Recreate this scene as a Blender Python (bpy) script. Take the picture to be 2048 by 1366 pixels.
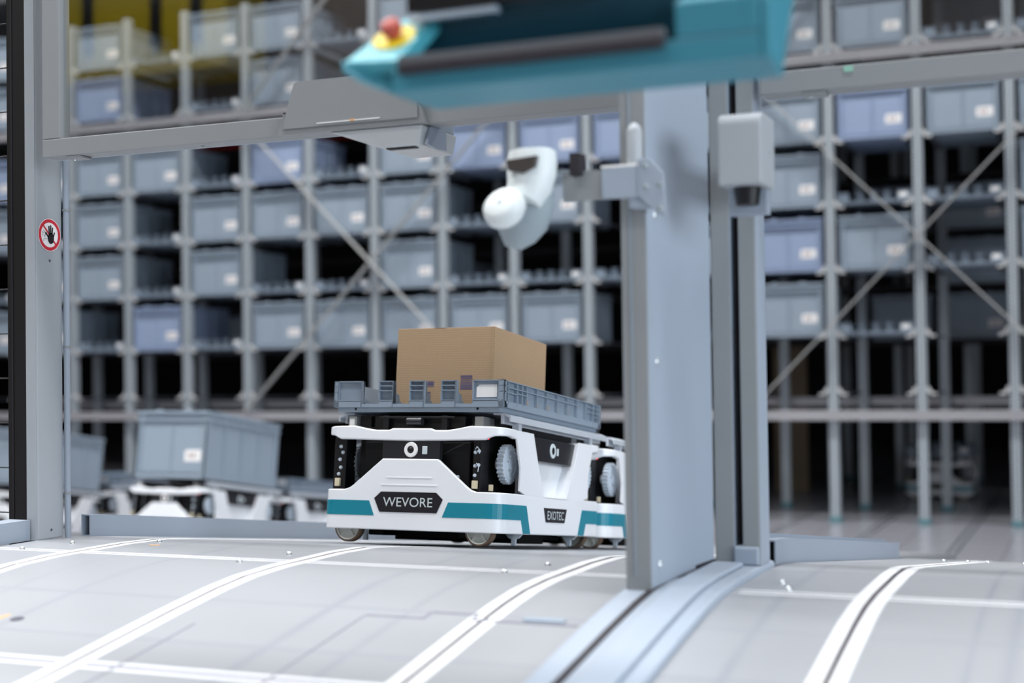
import bpy, bmesh, math, random
from mathutils import Vector, Matrix
random.seed(7)
for _o in list(bpy.data.objects): bpy.data.objects.remove(_o)
C = bpy.context.scene.collection
PI = math.pi
H = 0.962                      # lens height above the hall floor

# ------------------------------------------------------------------ camera
yaw, pitch, roll = 0.39432, 0.022, 0.01354
F = Vector((-math.sin(yaw)*math.cos(pitch), math.cos(yaw)*math.cos(pitch), math.sin(pitch)))
R0 = Vector((math.cos(yaw), math.sin(yaw), 0)); U0 = R0.cross(F)
RR = math.cos(roll)*R0 - math.sin(roll)*U0
UU = math.cos(roll)*U0 + math.sin(roll)*R0
cd = bpy.data.cameras.new('camera'); cam = bpy.data.objects.new('camera', cd); C.objects.link(cam)
cam.matrix_world = Matrix(((RR.x, UU.x, -F.x, 0), (RR.y, UU.y, -F.y, 0), (RR.z, UU.z, -F.z, H), (0, 0, 0, 1)))
cd.sensor_width = 36; cd.lens = 50.0 * 2844/2844.4; cd.clip_start = 0.05; cd.clip_end = 100
cd.dof.use_dof = True; cd.dof.focus_distance = 3.15; cd.dof.aperture_fstop = 1.9
bpy.context.scene.camera = cam

# ------------------------------------------------------------------ world, lamps, exposure
w = bpy.data.worlds.new('world'); bpy.context.scene.world = w; w.use_nodes = True
w.node_tree.nodes['Background'].inputs[0].default_value = (0.5, 0.6, 0.75, 1)
w.node_tree.nodes['Background'].inputs[1].default_value = 0.15
vs = bpy.context.scene.view_settings
vs.view_transform = 'Standard'; vs.look = 'None'; vs.gamma = 1; vs.use_curve_mapping = False
vs.exposure = 0.0

def area(name, loc, target, sx, sy, power, col):
    l = bpy.data.lights.new(name, 'AREA'); l.shape = 'RECTANGLE'; l.size = sx; l.size_y = sy
    l.energy = power; l.color = col
    o = bpy.data.objects.new(name, l); C.objects.link(o); o.location = loc
    o.rotation_euler = (Vector(target)-Vector(loc)).to_track_quat('-Z', 'Y').to_euler()
    return o
COOL = (0.86, 0.93, 1.0); NEUT = (0.97, 0.98, 1.0)
for i, (x, y) in enumerate([(-7.5, 6.7), (-3.0, 6.7), (1.5, 6.7)]):
    area('ceiling_or_fill_light', (x, y, 6.6), (x, y, 0), 3.2, 0.5, 225, NEUT)
for i, (x, y) in enumerate([(-3.5, 1.6), (0.8, 1.6)]):
    area('ceiling_or_fill_light', (x, y, 6.6), (x, y, 0), 3.0, 0.6, 125, NEUT).data.spread = math.radians(112)
area('ceiling_or_fill_light', (-5.2, 3.0, 6.6), (-5.2, 3.3, 0), 3.0, 0.6, 165, NEUT).data.spread = math.radians(112)  # fill light added to brighten the robots at the back left
area('ceiling_or_fill_light', (-7.0, -3.4, 6.8), (-7.4, -4.2, 0), 3.0, 0.6, 190, NEUT)  # added light for the front wall and girder mirrored in the pane
area('ceiling_or_fill_light', (-2.2, -2.6, 6.4), (-2.2, -2.2, 0), 4.0, 0.8, 110, NEUT).data.spread = math.radians(125)
wl = area('added_side_light', (7.4, -1.6, 2.6), (-3.0, 1.4, 0.6), 9.0, 3.1, 215, (0.80, 0.90, 1.0)); wl.data.spread = math.radians(95)  # added cool light from the right, with a made-up window as its source

# ------------------------------------------------------------------ materials
def nt(name):
    m = bpy.data.materials.new(name); m.use_nodes = True
    return m, m.node_tree, m.node_tree.nodes['Principled BSDF']
def lin(c): return tuple((x/12.92 if x <= 0.04045 else ((x+0.055)/1.055)**2.4) for x in [v/255 for v in c])
def mat(name, rgb, rough=0.5, metal=0.0, noise=0.0, nscale=8.0, emit=None, spec=0.5, bump=0.0):
    m, t, b = nt(name); c = lin(rgb)
    b.inputs['Base Color'].default_value = (*c, 1); b.inputs['Roughness'].default_value = rough
    b.inputs['Metallic'].default_value = metal; b.inputs['Specular IOR Level'].default_value = spec
    if noise or bump:
        co = t.nodes.new('ShaderNodeTexCoord'); n = t.nodes.new('ShaderNodeTexNoise')
        n.inputs['Scale'].default_value = nscale; n.inputs['Detail'].default_value = 4
        t.links.new(co.outputs['Object'], n.inputs['Vector'])
        if noise:
            mx = t.nodes.new('ShaderNodeMix'); mx.data_type = 'RGBA'
            mx.inputs[6].default_value = tuple(x*(1-noise) for x in c)+(1,)
            mx.inputs[7].default_value = tuple(min(1, x*(1+noise)) for x in c)+(1,)
            t.links.new(n.outputs['Fac'], mx.inputs[0]); t.links.new(mx.outputs[2], b.inputs['Base Color'])
        if bump:
            bp = t.nodes.new('ShaderNodeBump'); bp.inputs['Strength'].default_value = bump; bp.inputs['Distance'].default_value = 0.002
            t.links.new(n.outputs['Fac'], bp.inputs['Height']); t.links.new(bp.outputs['Normal'], b.inputs['Normal'])
    if emit:
        b.inputs['Emission Color'].default_value = (*lin(rgb), 1); b.inputs['Emission Strength'].default_value = emit
    return m
M = {}
M['white'] = mat('white gloss plastic', (240, 242, 246), 0.28, noise=0.01)
M['teal'] = mat('teal vinyl', (20, 132, 152), 0.35)
M['black'] = mat('black plastic', (16, 16, 19), 0.4)
M['dark'] = mat('black parts', (7, 7, 9), 0.6, noise=0.2, nscale=60, spec=0.25)
M['plate'] = mat('black badge', (28, 26, 32), 0.35)
M['carbon'] = mat('woven black panel', (34, 35, 40), 0.35)
M['letter'] = mat('pale lettering', (205, 215, 218), 0.5)
M['steel'] = mat('brushed steel', (190, 193, 192), 0.35, 0.75, noise=0.05, nscale=40)
M['zinc'] = mat('zinc rail', (204, 210, 218), 0.35, 0.15, noise=0.06, nscale=25)
M['gear'] = mat('pale blue-grey cast sprocket', (206, 217, 228), 0.4, 0.1)
M['tyre'] = mat('brown rubber tyre', (112, 92, 76), 0.7)
M['hub'] = mat('silver wheel hub', (205, 206, 200), 0.45, 0.2)
M['cream'] = mat('cream connector', (214, 202, 172), 0.5)
M['tray'] = mat('grey polypropylene', (140, 153, 167), 0.45, noise=0.03, nscale=5)
M['tote'] = mat('grey storage tote plastic', (150, 163, 176), 0.45, noise=0.03, nscale=5)
M['toteblue'] = mat('pale blue storage tote plastic', (150, 165, 192), 0.45, noise=0.03, nscale=5)
M['sticker'] = mat('white paper sticker', (244, 242, 240), 0.6)
M['print'] = mat('faded print', (186, 168, 166), 0.6)
M['gate'] = mat('grey powder coat', (146, 149, 150), 0.45, noise=0.02, nscale=3)
M['gate_cool_lit'] = mat('grey powder coat with cool side light', (158, 168, 181), 0.45, noise=0.02, nscale=3)  # gate grey made lighter and bluer, cool side light put into the colour
M['postgrey'] = mat('grey powder coat, lighter', (166, 171, 176), 0.45, noise=0.02, nscale=3)
M['rubber'] = mat('black rubber seal', (34, 30, 36), 0.7)
M['black_post'] = mat('black powder coat', (20, 19, 20), 0.5)
M['seam'] = mat('white edge strip', (226, 227, 228), 0.5, spec=0.3)
M['outline'] = mat('soft dark outline', (132, 132, 142), 0.7)
M['line'] = mat('dark joint', (46, 36, 44), 0.7)
M['screw'] = mat('bright screw head', (225, 230, 232), 0.25, 0.8)
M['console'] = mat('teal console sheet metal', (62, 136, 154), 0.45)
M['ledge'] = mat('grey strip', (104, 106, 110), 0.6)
M['console_lit'] = mat('teal with lit tone', (84, 176, 190), 0.45)  # console teal lightened as if lit from above
M['console_shade'] = mat('teal in recess shade', (8, 66, 82), 0.5)  # console teal darkened, recess shade put into the colour
M['foam'] = mat('charcoal foam strip', (46, 42, 48), 0.8)
M['yellow'] = mat('safety yellow', (250, 222, 10), 0.45)
M['redknob'] = mat('red button', (190, 80, 66), 0.45)
M['red'] = mat('red paint', (150, 24, 24), 0.5)
M['signred'] = mat('sign red', (206, 44, 58), 0.5)
M['signblack'] = mat('sign black', (30, 28, 32), 0.5)
M['scanner'] = mat('scanner off-white plastic', (222, 228, 228), 0.4)
M['scangrey'] = mat('scanner grey plastic', (150, 162, 168), 0.5)
M['window'] = mat('brown scanner window', (74, 68, 66), 0.25)
M['brace'] = mat('galvanised brace', (194, 194, 191), 0.45, 0.15, noise=0.05, nscale=12)
M['beam'] = mat('galvanised beam', (186, 184, 188), 0.42, 0.3, noise=0.05, nscale=6)
M['foot'] = mat('teal post foot', (92, 136, 144), 0.6)
M['bracket'] = mat('galvanised bracket', (206, 206, 205), 0.45, 0.1)
M['arm'] = mat('dull steel arm', (96, 98, 104), 0.6, 0.2)
M['wall'] = mat('painted wall', (150, 140, 134), 0.85, noise=0.06, nscale=0.7)
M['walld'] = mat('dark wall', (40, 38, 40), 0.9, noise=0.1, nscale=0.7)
M['ceil'] = mat('dark ceiling', (90, 90, 92), 0.9, noise=0.1, nscale=1)
M['girder'] = mat('yellow girder', (212, 186, 22), 0.5)
M['led'] = mat('red lamp', (255, 20, 30), 0.4, emit=6)
M['ink'] = mat('blue-violet ink', (84, 78, 116), 0.8)
M['spot'] = mat('dark worn mark', (84, 82, 94), 0.8)
M['orange'] = mat('orange chalk mark', (226, 176, 130), 0.8)

def card_mat():
    m, t, b = nt('corrugated cardboard'); b.inputs['Roughness'].default_value = 0.85
    co = t.nodes.new('ShaderNodeTexCoord'); wv = t.nodes.new('ShaderNodeTexWave'); wv.wave_type = 'BANDS'; wv.bands_direction = 'Z'
    wv.inputs['Scale'].default_value = 55; wv.inputs['Distortion'].default_value = 0.6; wv.inputs['Detail'].default_value = 2
    n = t.nodes.new('ShaderNodeTexNoise'); n.inputs['Scale'].default_value = 260; n.inputs['Detail'].default_value = 3
    t.links.new(co.outputs['Object'], wv.inputs['Vector']); t.links.new(co.outputs['Object'], n.inputs['Vector'])
    a = t.nodes.new('ShaderNodeMix'); a.data_type = 'RGBA'; a.inputs[6].default_value = (*lin((172, 143, 111)), 1); a.inputs[7].default_value = (*lin((180, 151, 119)), 1)
    t.links.new(wv.outputs['Fac'], a.inputs[0])
    c = t.nodes.new('ShaderNodeMix'); c.data_type = 'RGBA'; c.blend_type = 'MULTIPLY'; c.inputs[0].default_value = 0.25
    t.links.new(a.outputs[2], c.inputs[6]); t.links.new(n.outputs['Color'], c.inputs[7]); t.links.new(c.outputs[2], b.inputs['Base Color'])
    bp = t.nodes.new('ShaderNodeBump'); bp.inputs['Strength'].default_value = 0.12; bp.inputs['Distance'].default_value = 0.0006
    t.links.new(wv.outputs['Fac'], bp.inputs['Height']); t.links.new(bp.outputs['Normal'], b.inputs['Normal'])
    return m
M['card'] = card_mat()

def math_node(t, op, a, b=None):
    n = t.nodes.new('ShaderNodeMath'); n.operation = op
    for i, v in enumerate((a, b)):
        if v is None: continue
        if isinstance(v, (int, float)): n.inputs[i].default_value = v
        else: t.links.new(v, n.inputs[i])
    return n.outputs[0]
def post_mat():
    # galvanised upright with punched slots in two staggered columns
    m, t, b = nt('perforated galvanised steel'); b.inputs['Roughness'].default_value = 0.45; b.inputs['Metallic'].default_value = 0.25
    co = t.nodes.new('ShaderNodeTexCoord'); s = t.nodes.new('ShaderNodeSeparateXYZ'); t.links.new(co.outputs['Object'], s.inputs[0])
    tot = None
    for x0, ph in ((-0.012, 0.0), (0.012, 0.5)):
        dx = math_node(t, 'DIVIDE', math_node(t, 'SUBTRACT', s.outputs[0], x0), 0.005)
        z = math_node(t, 'SUBTRACT', math_node(t, 'FRACT', math_node(t, 'ADD', math_node(t, 'DIVIDE', s.outputs[2], 0.025), ph)), 0.5)
        dz = math_node(t, 'DIVIDE', z, 0.26)
        r = math_node(t, 'ADD', math_node(t, 'MULTIPLY', dx, dx), math_node(t, 'MULTIPLY', dz, dz))
        k = math_node(t, 'LESS_THAN', r, 1.0)
        tot = k if tot is None else math_node(t, 'ADD', tot, k)
    mx = t.nodes.new('ShaderNodeMix'); mx.data_type = 'RGBA'
    mx.inputs[6].default_value = (*lin((186, 194, 200)), 1); mx.inputs[7].default_value = (*lin((60, 64, 70)), 1)
    t.links.new(tot, mx.inputs[0]); t.links.new(mx.outputs[2], b.inputs['Base Color'])
    return m
M['post'] = post_mat()

def floor_mat():
    # pale grey deck tiles: fine joints both ways and a pair of dark track grooves per bay
    m, t, b = nt('hall deck tiles'); b.inputs['Roughness'].default_value = 0.24
    co = t.nodes.new('ShaderNodeTexCoord'); s = t.nodes.new('ShaderNodeSeparateXYZ'); t.links.new(co.outputs['Object'], s.inputs[0])
    def lines(axis, off, per, half):
        f = math_node(t, 'FRACT', math_node(t, 'ADD', math_node(t, 'DIVIDE', math_node(t, 'SUBTRACT', s.outputs[axis], off), per), 0.5))
        return math_node(t, 'LESS_THAN', math_node(t, 'ABSOLUTE', math_node(t, 'SUBTRACT', f, 0.5)), half/per)
    g = math_node(t, 'ADD', lines(0, -0.768, 0.5386, 0.006), lines(0, -0.726, 0.5386, 0.006))
    th = math_node(t, 'ADD', lines(1, 0.1, 0.5386, 0.006), lines(0, -1.03, 0.5386, 0.003))
    th = math_node(t, 'ADD', th, lines(1, 0.33, 0.5386, 0.004))
    mx = t.nodes.new('ShaderNodeMix'); mx.data_type = 'RGBA'; mx.inputs[6].default_value = (*lin((158, 158, 165)), 1); mx.inputs[7].default_value = (*lin((124, 121, 129)), 1)
    t.links.new(th, mx.inputs[0])
    m2 = t.nodes.new('ShaderNodeMix'); m2.data_type = 'RGBA'; m2.inputs[7].default_value = (*lin((74, 78, 84)), 1)
    t.links.new(g, m2.inputs[0]); t.links.new(mx.outputs[2], m2.inputs[6]); t.links.new(m2.outputs[2], b.inputs['Base Color'])
    return m
M['floor'] = floor_mat()

def ramp_mat():
    # light grey deck sheet with a few faint darker tyre tracks running along it and faint cross scuffs
    m, t, b = nt('light grey ramp sheet'); b.inputs['Roughness'].default_value = 0.38
    co = t.nodes.new('ShaderNodeTexCoord'); s = t.nodes.new('ShaderNodeSeparateXYZ'); t.links.new(co.outputs['Object'], s.inputs[0])
    n = t.nodes.new('ShaderNodeTexNoise'); n.inputs['Scale'].default_value = 3.0; n.inputs['Detail'].default_value = 3; t.links.new(co.outputs['Object'], n.inputs['Vector'])
    def track(axis, x0, hw):
        d = math_node(t, 'DIVIDE', math_node(t, 'ABSOLUTE', math_node(t, 'SUBTRACT', s.outputs[axis], x0)), hw)
        return math_node(t, 'MAXIMUM', math_node(t, 'SUBTRACT', 1.0, d), 0.0)
    tot = None
    for ax, x0, hw in ((0, -1.68, 0.012), (0, -1.82, 0.008), (0, -1.16, 0.014), (0, -1.02, 0.01), (0, -0.47, 0.012), (0, -0.12, 0.014), (0, -0.17, 0.008), (1, 2.02, 0.01), (1, 1.82, 0.008), (1, 2.5, 0.008)):
        k = track(ax, x0, hw); tot = k if tot is None else math_node(t, 'MAXIMUM', tot, k)
    tot = math_node(t, 'MULTIPLY', tot, math_node(t, 'MULTIPLY', n.outputs['Fac'], 0.9))
    mx = t.nodes.new('ShaderNodeMix'); mx.data_type = 'RGBA'; mx.inputs[6].default_value = (*lin((154, 156, 160)), 1); mx.inputs[7].default_value = (*lin((128, 132, 143)), 1)
    t.links.new(tot, mx.inputs[0]); t.links.new(mx.outputs[2], b.inputs['Base Color'])
    return m
M['ramp'] = ramp_mat()

def pane_mat():
    m = bpy.data.materials.new('clear acrylic pane'); m.use_nodes = True; t = m.node_tree; t.nodes.clear()
    o = t.nodes.new('ShaderNodeOutputMaterial'); mx = t.nodes.new('ShaderNodeMixShader'); tr = t.nodes.new('ShaderNodeBsdfTransparent'); g = t.nodes.new('ShaderNodeBsdfGlossy')
    g.inputs['Roughness'].default_value = 0.015; tr.inputs[0].default_value = (0.93, 0.94, 0.94, 1); mx.inputs[0].default_value = 0.13
    t.links.new(tr.outputs[0], mx.inputs[1]); t.links.new(g.outputs[0], mx.inputs[2]); t.links.new(mx.outputs[0], o.inputs[0])
    return m
M['pane'] = pane_mat()

# ------------------------------------------------------------------ mesh helpers
class MB:
    def __init__(s): s.v = []; s.f = []
    def add(s, vs_, fs_):
        n = len(s.v); s.v += [tuple(v) for v in vs_]; s.f += [tuple(i+n for i in f) for f in fs_]; return s
    def box(s, x0, x1, y0, y1, z0, z1, T=None):
        vs_ = [Vector((x, y, z)) for z in (z0, z1) for y in (y0, y1) for x in (x0, x1)]
        if T: vs_ = [T @ v for v in vs_]
        return s.add(vs_, [(0, 2, 3, 1), (4, 5, 7, 6), (0, 1, 5, 4), (2, 6, 7, 3), (0, 4, 6, 2), (1, 3, 7, 5)])
    def prism(s, poly, fa, fb):
        n = len(poly); vs_ = [fa(*p) for p in poly] + [fb(*p) for p in poly]
        return s.add(vs_, [tuple(range(n)), tuple(range(2*n-1, n-1, -1))] + [(i, (i+1) % n, n+(i+1) % n, n+i) for i in range(n)])
    def bar(s, a, b, w_, d, up=(0, 0, 1)):
        a, b = Vector(a), Vector(b); z = (b-a).normalized(); x = z.cross(Vector(up))
        if x.length < 1e-4: x = z.cross(Vector((0, 1, 0)))
        x.normalize(); y = z.cross(x)
        vs_ = [p + x*i*w_/2 + y*j*d/2 for p in (a, b) for (i, j) in ((-1, -1), (1, -1), (1, 1), (-1, 1))]
        return s.add(vs_, [(0, 3, 2, 1), (4, 5, 6, 7), (0, 1, 5, 4), (1, 2, 6, 5), (2, 3, 7, 6), (3, 0, 4, 7)])
    def lathe(s, prof, o, axis, n=24):
        o = Vector(o); ax = Vector(axis).normalized(); e = ax.orthogonal().normalized(); g = ax.cross(e); k = len(prof); vs_ = []
        for i in range(n):
            a = 2*PI*i/n; d = e*math.cos(a)+g*math.sin(a)
            vs_ += [o + ax*h + d*r for (r, h) in prof]
        fs_ = [(i*k+j, i*k+j+1, ((i+1) % n)*k+j+1, ((i+1) % n)*k+j) for i in range(n) for j in range(k-1)]
        return s.add(vs_, fs_)
    def cyl(s, a, b, r, n=20, r2=None):
        a, b = Vector(a), Vector(b); r2 = r if r2 is None else r2; L = (b-a).length
        return s.lathe([(1e-5, 0), (r, 0), (r2, L), (1e-5, L)], a, b-a, n)
    def tube(s, pts, r, n=8):
        for a, b in zip(pts[:-1], pts[1:]): s.cyl(a, b, r, n)
        return s
    def sweep(s, pts, r, n=12, flat=1.0):
        pts = [Vector(p) for p in pts]; vs_ = []
        for i, p in enumerate(pts):
            d = (pts[min(i+1, len(pts)-1)]-pts[max(i-1, 0)]).normalized(); x = d.cross(Vector((0, 1, 0))).normalized(); y = x.cross(d)
            rr = r[i] if isinstance(r, (list, tuple)) else r
            vs_ += [p + x*math.cos(2*PI*k/n)*rr + y*math.sin(2*PI*k/n)*rr*flat for k in range(n)]
        m = len(pts)
        fs_ = [(i*n+k, i*n+(k+1) % n, (i+1)*n+(k+1) % n, (i+1)*n+k) for i in range(m-1) for k in range(n)] + [tuple(range(n)), tuple(range((m-1)*n, m*n))]
        return s.add(vs_, fs_)
    def build(s, name, m, parent=None, bevel=0, smooth=False, seg=2, merge=True):
        me = bpy.data.meshes.new(name); me.from_pydata(s.v, [], s.f)
        bm = bmesh.new(); bm.from_mesh(me)
        if merge: bmesh.ops.remove_doubles(bm, verts=bm.verts, dist=1e-6)
        bmesh.ops.recalc_face_normals(bm, faces=bm.faces)
        bm.to_mesh(me); bm.free()
        me.materials.append(m)
        if smooth:
            for p in me.polygons: p.use_smooth = True
            try: me.set_sharp_from_angle(angle=math.radians(38))
            except Exception: pass
        o = bpy.data.objects.new(name, me); C.objects.link(o)
        if parent: o.parent = parent
        if bevel:
            b = o.modifiers.new('bevel', 'BEVEL'); b.width = bevel; b.segments = seg; b.limit_method = 'ANGLE'; b.angle_limit = math.radians(40)
        return o

def tag(o, label=None, cat=None, group=None, kind=None):
    if label: o['label'] = label
    if cat: o['category'] = cat
    if group: o['group'] = group
    if kind: o['kind'] = kind
    return o
def empty(name, loc=(0, 0, 0), rot=(0, 0, 0)):
    o = bpy.data.objects.new(name, None); C.objects.link(o); o.location = loc; o.rotation_euler = rot; o.empty_display_size = 0.05
    return o
KIDS = {}
def copy_tree(o, parent=None):
    c = o.copy(); C.objects.link(c)
    if parent: c.parent = parent
    for ch in [x for x in bpy.data.objects if x.parent == o]: copy_tree(ch, c)
    return c
def text(name, body, width, height, m, parent, T, depth=0.0006):
    cu = bpy.data.curves.new(name, 'FONT'); cu.body = body; cu.size = 1; cu.extrude = 0.0; cu.offset = 0.0
    tmp = bpy.data.objects.new(name+'_tmp', cu); C.objects.link(tmp)
    me = bpy.data.meshes.new_from_object(tmp.evaluated_get(bpy.context.evaluated_depsgraph_get()))
    bpy.data.objects.remove(tmp)
    xs = [v.co.x for v in me.vertices]; ys = [v.co.y for v in me.vertices]
    x0, x1, y0, y1 = min(xs), max(xs), min(ys), max(ys)
    for v in me.vertices:
        v.co = T @ Vector(((v.co.x-(x0+x1)/2)/(x1-x0)*width, (v.co.y-(y0+y1)/2)/(y1-y0)*height, depth))
    me.materials.clear(); me.materials.append(m)
    o = bpy.data.objects.new(name, me); C.objects.link(o); o.parent = parent
    return o
def frame(o, ux, uy):
    ux, uy = Vector(ux), Vector(uy); uz = ux.cross(uy); o = Vector(o)
    return Matrix(((ux.x, uy.x, uz.x, o.x), (ux.y, uy.y, uz.y, o.y), (ux.z, uy.z, uz.z, o.z), (0, 0, 0, 1)))

# ------------------------------------------------------------------ setting
def zr(y):
    """deck height of the ramp along its length"""
    pts = [(-1.5, -0.96), (0.0, -0.70), (1.0, -0.530), (1.649, -0.431), (1.95, -0.384), (2.08, -0.366), (2.17, -0.357), (2.27, -0.3535), (2.5, -0.3545), (2.62, -0.359), (2.72, -0.369), (7.7, -0.9716)]
    if y <= pts[0][0]: return H+pts[0][1]
    for (a, za), (b, zb) in zip(pts[:-1], pts[1:]):
        if y <= b: return H + za+(zb-za)*(y-a)/(b-a)
    return H+pts[-1][1]
MB().box(-16, 8, -6.5, 19, -0.2, 0).build('floor', M['floor'])['kind'] = 'structure'
MB().box(-16, 8, 18.0, 18.2, 0, 8).build('wall_back', M['walld'])['kind'] = 'structure'
MB().box(-16, 8, -6.5, -6.3, 0, 8).build('wall_front', M['wall'])['kind'] = 'structure'
MB().box(-16, -15.8, -6.3, 18, 0, 8).build('wall_left', M['walld'])['kind'] = 'structure'
wr = MB(); wr.box(7.8, 8, -6.3, 18, 0, 1.0); wr.box(7.8, 8, -6.3, 18, 4.2, 8); wr.box(7.8, 8, -6.3, -6.15, 1.0, 4.2); wr.box(7.8, 8, 3.0, 18, 1.0, 4.2)
wr.build('wall_right', M['wall'])['kind'] = 'structure'
wd = MB()
for yy in (-6.12, -3.85, -1.6, 0.7, 2.97): wd.box(7.78, 7.9, yy-0.03, yy+0.03, 1.0, 4.2)
wd.box(7.78, 7.9, -6.15, 3.0, 1.0, 1.06); wd.box(7.78, 7.9, -6.15, 3.0, 4.14, 4.2)
wd.build('side_light_frame', M['gate'])['kind'] = 'structure'  # made-up frame around the added side light
MB().box(-16, 8, -6.5, 18.2, 8, 8.2).build('ceiling', M['ceil'])['kind'] = 'structure'
MB().box(-15.8, 7.8, 9.1, 18, 4.05, 4.2).build('rack_light_block', M['ceil'])['kind'] = 'structure'  # unseen slab added to keep overhead light out of the rack

# ------------------------------------------------------------------ ramps
def surf_strip(mb, x0, x1, y0, y1, dz0, dz1, n=None):
    ys = sorted(set([y0, y1] + [p for p in [y0+(y1-y0)*i/(n or 40) for i in range((n or 40)+1)]] + [p for p in (1.649, 1.95, 2.08, 2.17, 2.27, 2.5, 2.62, 2.72) if y0 < p < y1]))
    vs_ = []
    for y in ys: vs_ += [(x0, y, zr(y)+dz0), (x1, y, zr(y)+dz0), (x1, y, zr(y)+dz1), (x0, y, zr(y)+dz1)]
    m = len(ys); fs_ = [(i*4+k, i*4+(k+1) % 4, (i+1)*4+(k+1) % 4, (i+1)*4+k) for i in range(m-1) for k in range(4)] + [(0, 1, 2, 3), (4*m-4, 4*m-3, 4*m-2, 4*m-1)]
    return mb.add(vs_, fs_)
def ramp(name, label, x0, x1, y0, y1, seams, crosses):
    r = empty(name, (0, 0, 0)); tag(r, label, 'ramp', kind=None)
    surf_strip(MB(), x0, x1, y0, y1, -0.03, 0).build('deck_sheet', M['ramp'], r, smooth=True)
    sk = MB()
    for xx in (x0+0.002, x1-0.022): # side skirts down to the hall floor
        ys = [y0+(y1-y0)*i/12 for i in range(13)]
        for a, b in zip(ys[:-1], ys[1:]):
            if zr(a) > 0.04 and zr(b) > 0.04: sk.add([(xx, a, 0), (xx, b, 0), (xx, b, zr(b)-0.03), (xx, a, zr(a)-0.03), (xx+.02, a, 0), (xx+.02, b, 0), (xx+.02, b, zr(b)-0.03), (xx+.02, a, zr(a)-0.03)], [(0, 1, 2, 3), (4, 7, 6, 5), (0, 4, 5, 1), (1, 5, 6, 2), (2, 6, 7, 3), (3, 7, 4, 0)])
    sk.build('side_skirt', M['gate_cool_lit'], r)
    for sx in seams:
        m = MB(); surf_strip(m, sx-0.025, sx-0.0042, y0+.01, y1-.01, 0.0, 0.0003); surf_strip(m, sx+0.0042, sx+0.025, y0+.01, y1-.01, 0.0, 0.0003)
        st = m.build('edge_strip', M['seam'], r)
        surf_strip(MB(), sx-0.0042, sx+0.0042, y0+.01, y1-.01, 0.0, 0.0003).build('joint', M['line'], st)
    for sy in crosses:
        m = MB()
        for a, b in ((sy-0.015, sy-0.006), (sy+0.006, sy+0.015)): surf_strip(m, x0+.01, x1-.01, a, b, 0.0, 0.0002, n=2)
        st = m.build('edge_strip', M['seam'], r)
        surf_strip(MB(), x0+.01, x1-.01, sy-0.006, sy+0.006, 0, 0.0002, n=2).build('joint', M['outline'], st)
    return r
RL = ramp('ramp', 'curved light grey ramp deck under the named robot, left of the gate pillar', -2.175, -0.715, -0.9, 7.5, (-1.95, -1.426, -0.885), (2.35, 1.705, 1.06))
RRt = ramp('ramp', 'curved light grey ramp deck right of the gate pillar, in the bottom right corner', -0.5555, 1.6, -0.9, 4.4, (-0.337, 0.21), (2.245, 1.60, 0.95))
RF = empty('ramp'); tag(RF, 'sloping deck hidden behind the low rail, carrying the blurred robots at the left', 'ramp')
def zf(y): return H-0.812-0.152*(y-5.78)
MB().prism([(3.6, 0.0), (3.6, zf(3.6)), (6.75, max(0.002, zf(6.75))), (6.75, 0.0)], lambda y, z: (-9.0, y, z), lambda y, z: (-2.30, y, z)).build('deck_sheet', M['ramp'], RF)
def screw(x, y, parent):
    o = MB().lathe([(1e-5, 0.006), (0.003, 0.0055), (0.0055, 0.003), (0.006, 0)], (0, 0, 0), (0, 0, 1), 10).build('screw', M['screw'], parent, smooth=True)
    o.location = (x, y, zr(y)); return o
for x, y in ((-2.06, 2.47), (-2.09, 2.35), (-1.53, 2.31), (-1.5, 2.44), (-0.99, 2.33), (-0.95, 2.44), (-1.9, 2.56)): screw(x, y, RL)
for x, y in ((-0.50, 2.35), (-0.475, 2.28), (-0.40, 3.9), (-0.34, 3.9), (-0.29, 3.9), (-0.2, 3.9), (-0.05, 3.9)): screw(x, y, RRt)
# worn marks and the access hatch on the left ramp
def patch(name, m, pts, parent, dz=0.0008):
    o = MB().prism(pts, lambda x, y: (x, y, zr(y)+0.0001), lambda x, y: (x, y, zr(y)+dz)).build(name, m, parent); return o
patch('worn_mark', M['spot'], [(-1.672+0.012*math.cos(a*PI/8), 1.867+0.011*math.sin(a*PI/8)) for a in range(16)], RL)
patch('chalk_mark', M['orange'], [(-1.72, 1.85), (-1.705, 1.85), (-1.700, 1.885), (-1.708, 1.885)], RL)
patch('chalk_mark', M['orange'], [(-1.875, 2.487), (-1.85, 2.487), (-1.85, 2.497), (-1.875, 2.497)], RL)
hm = MB()
surf_strip(hm, -1.0845, -1.0815, 1.60, 1.985, 0, 0.0009, 6); surf_strip(hm, -1.083, -0.98, 1.985, 1.991, 0, 0.0009, 2); surf_strip(hm, -0.985, -0.979, 1.991, 2.02, 0, 0.0009, 2)
surf_strip(hm, -0.98, -0.90, 2.017, 2.023, 0, 0.0009, 2); surf_strip(hm, -0.905, -0.899, 1.99, 2.02, 0, 0.0009, 2); surf_strip(hm, -0.90, -0.73, 1.99, 1.997, 0, 0.0012, 2)
surf_strip(MB(), -1.345, -1.341, 1.62, 1.90, 0, 0.0008, 6).build('scratch', M['outline'], RL)
hm.build('hatch_outline', M['outline'], RL)
surf_strip(MB(), -0.82, -0.755, 1.997, 2.012, 0, 0.004, 2).build('hatch_catch', M['tote'], RL)

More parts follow.
